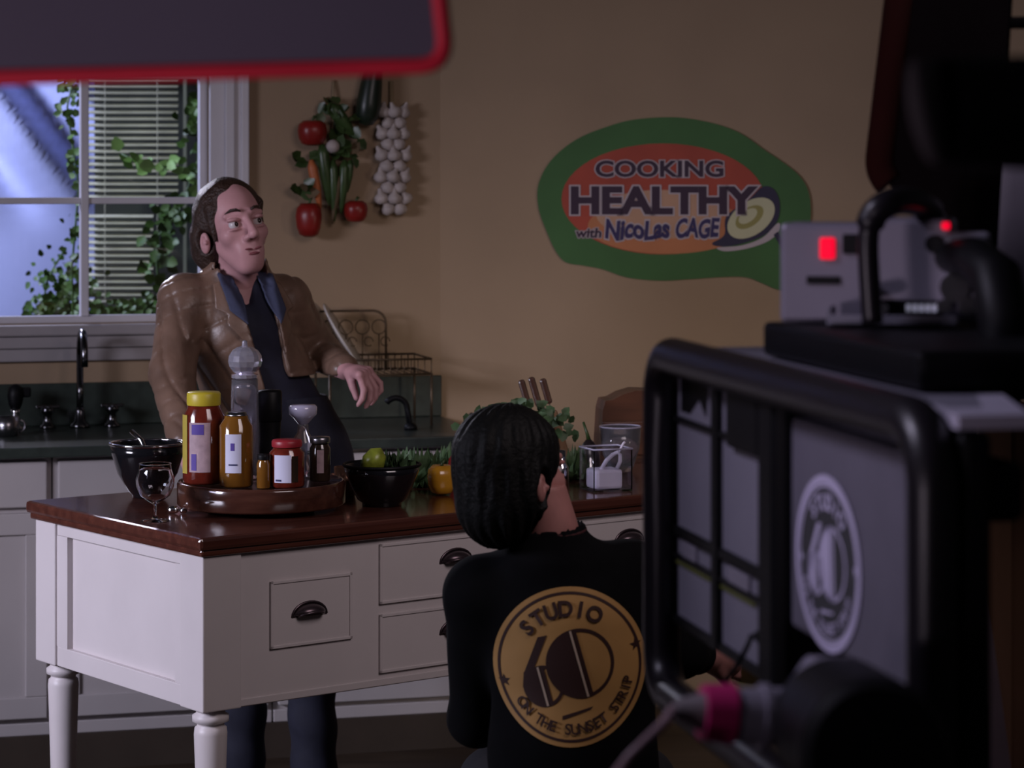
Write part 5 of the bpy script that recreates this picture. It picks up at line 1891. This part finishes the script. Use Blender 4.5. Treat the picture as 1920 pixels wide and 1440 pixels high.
loop = rc(pA, pD2, pB, 0.02) + [pA.lerp(pB, .3), pA.lerp(pB, .6)] + rc(pB, pA, pC2, 0.022) + rc(pC2, pB, pD2, 0.02) + rc(pD2, pC2, pA, 0.02)
Mb().tube(loop, 0.0068, 14, closed=True).build('red_border', M_red, FL)
m = Mb()
m.cyl((0, 0.03, 0.03), (0, 0.03, 2.1), 0.012)
m.cyl((0, 0.03, 1.85), pA.lerp(pD2, 0.5) + Vector((0.02, 0.0, 0)), 0.006)
for k in range(3):
    a = 2 * PI * k / 3 + 0.3
    m.tube([(0, 0.03, 0.35), (0.35 * math.cos(a), 0.03 + 0.35 * math.sin(a), 0.012)], 0.011, 10)
m.build('stand', M_steel, FL)

FR = thing('studio_flag', 'black lighting flag with dark red border, top right', 'flag', (0.88, 3.2, 0))
fl = FR.location
q1, q2 = P(1647, 322, 3.3) - fl, P(1692, -60, 3.3) - fl
q3, q4 = P(1900, -60, 3.25) - fl, P(1862, 560, 3.25) - fl
m = Mb()
off = Vector((0.002, 0.002, 0))
m.mesh([q1 - off, q2 - off, q3 - off, q4 - off, q1 + off, q2 + off, q3 + off, q4 + off], [(0, 1, 2, 3), (7, 6, 5, 4), (0, 4, 5, 1), (1, 5, 6, 2), (2, 6, 7, 3), (3, 7, 4, 0)], False)
M_bf = mat('black_flag_fabric', (0.016, 0.012, 0.013), 1.0, vary=0.1, spec=0.0)
m.build('fabric', M_bf, FR)
Mb().tube(rc(q1, q4, q2, 0.02) + [q1.lerp(q2, .5), q2], 0.019, 14).build('red_border', M_dred, FR)
Mb().cyl((0.0, 0.03, 0.02), (0.0, 0.03, 2.1), 0.012).cyl((0, 0.05, 1.85), (-0.25, 0.058, 1.85), 0.008).lathe([(0.001, 0.0), (0.12, 0.0), (0.12, 0.02), (0.001, 0.02)], (0.0, 0.03, 0), 30).build('stand', M_dark, FR)

SL = thing('studio_lamp', 'black studio lamp drum with dim grey rim, upper right', 'lamp', (0.45, 1.62, 0))
c = P(1800, 210, 1.62) - SL.location
m = Mb()
m.cyl(c + Vector((-0.010, 0, 0)), c + Vector((0.10, 0.03, 0)), 0.035, 0.038, 40)
m.build('drum', M_dark, SL)
M_rim = mat('dim_grey_disc', (0.13, 0.11, 0.12), 0.8)
Mb(Matrix.Translation(c + Vector((-0.024, -0.004, 0))) @ Matrix.Rotation(math.radians(-25), 4, 'Z') @ Matrix.Rotation(math.radians(80), 4, 'Y')).lathe([(0.001, 0), (0.033, 0.0), (0.035, 0.004), (0.033, 0.012), (0.001, 0.012)], seg=40).build('front_rim', M_rim, SL)
Mb().cyl((c.x + 0.09, 0.02, 0.02), (c.x + 0.09, 0.02, c.z - 0.03), 0.010).lathe([(0.001, 0.0), (0.12, 0.0), (0.12, 0.02), (0.001, 0.02)], (c.x + 0.09, 0.02, 0), 30).build('stand', M_dark, SL)

M_curt = mat('grey_violet_curtain', (0.10, 0.095, 0.14), 0.8, vary=0.1)
vs, fs = [], []
for i in range(31):
    x = i / 30
    for j in range(2):
        vs.append((x * 0.7, 0.03 * math.sin(x * 26), 0.9 + j * 1.2 if False else (1.30 + j * 0.47)))
for i in range(30):
    fs.append((2 * i, 2 * i + 2, 2 * i + 3, 2 * i + 1))
cx = P(1868, 0, 3.6).x
M_wpan = wood('brown_panel_wood', (0.16, 0.08, 0.04), (0.22, 0.11, 0.06), 0.6, 0.0, 3, (6, 6, 1))
r = thing('scenery_flat', 'brown wooden scenery flat at the right edge', 'scenery flat', (P(1835, 0, 3.9).x, 3.9, 0), math.radians(-6))
Mb().bb(0, 0.9, 0, 0.03, 0, 1.31, 0.003).build('panel', M_wpan, r)
Mb().bb(0, 0.05, -0.012, 0, 0, 1.31, 0.003).build('edge_batten', M_wpan, r)
o = Mb().mesh(vs, fs).build('grey_curtain', M_curt, loc=(cx, 3.8, 0.012))
o.modifiers.new('t', 'SOLIDIFY').thickness = 0.004
for v in o.data.vertices:
    if v.co.z < 1.5:
        v.co.z = 1.31
tag(o, 'grey violet curtain behind the camera at the right edge', 'curtain')
M_strut = mat('mauve_grey_paint', (0.55, 0.40, 0.46), 0.6, vary=0.1)
r = thing('light_stand', 'slim grey upright stand right of the studio camera', 'stand', (P(1808, 0, 3.45).x, 3.45, 0))
Mb().cyl((0, 0, 0.0), (0, 0, 1.33), 0.012, 0.012, 20).build('pole', M_grey, r)
Mb().cyl((0, 0, 0.9), (0, 0, 0.95), 0.018).build('collar', M_dark, r)
Mb().lathe([(0.001, 0), (0.16, 0), (0.16, 0.015), (0.001, 0.02)], seg=30).build('base', M_dark, r)
r = thing('leaning_board', 'mauve grey board leaning before the brown flat', 'board', (P(1850, 0, 3.7).x + 0.05, 3.7, 0))
m = Mb()
m.prism([(-0.105, 1.22), (-0.075, 1.22), (0.09, 0.0), (-0.09, 0.0)], 0.02, Matrix.Rotation(PI / 2, 4, 'X'))
m.build('board', M_strut, r)
r['label'] = 'mauve grey tapering board standing before the brown flat'
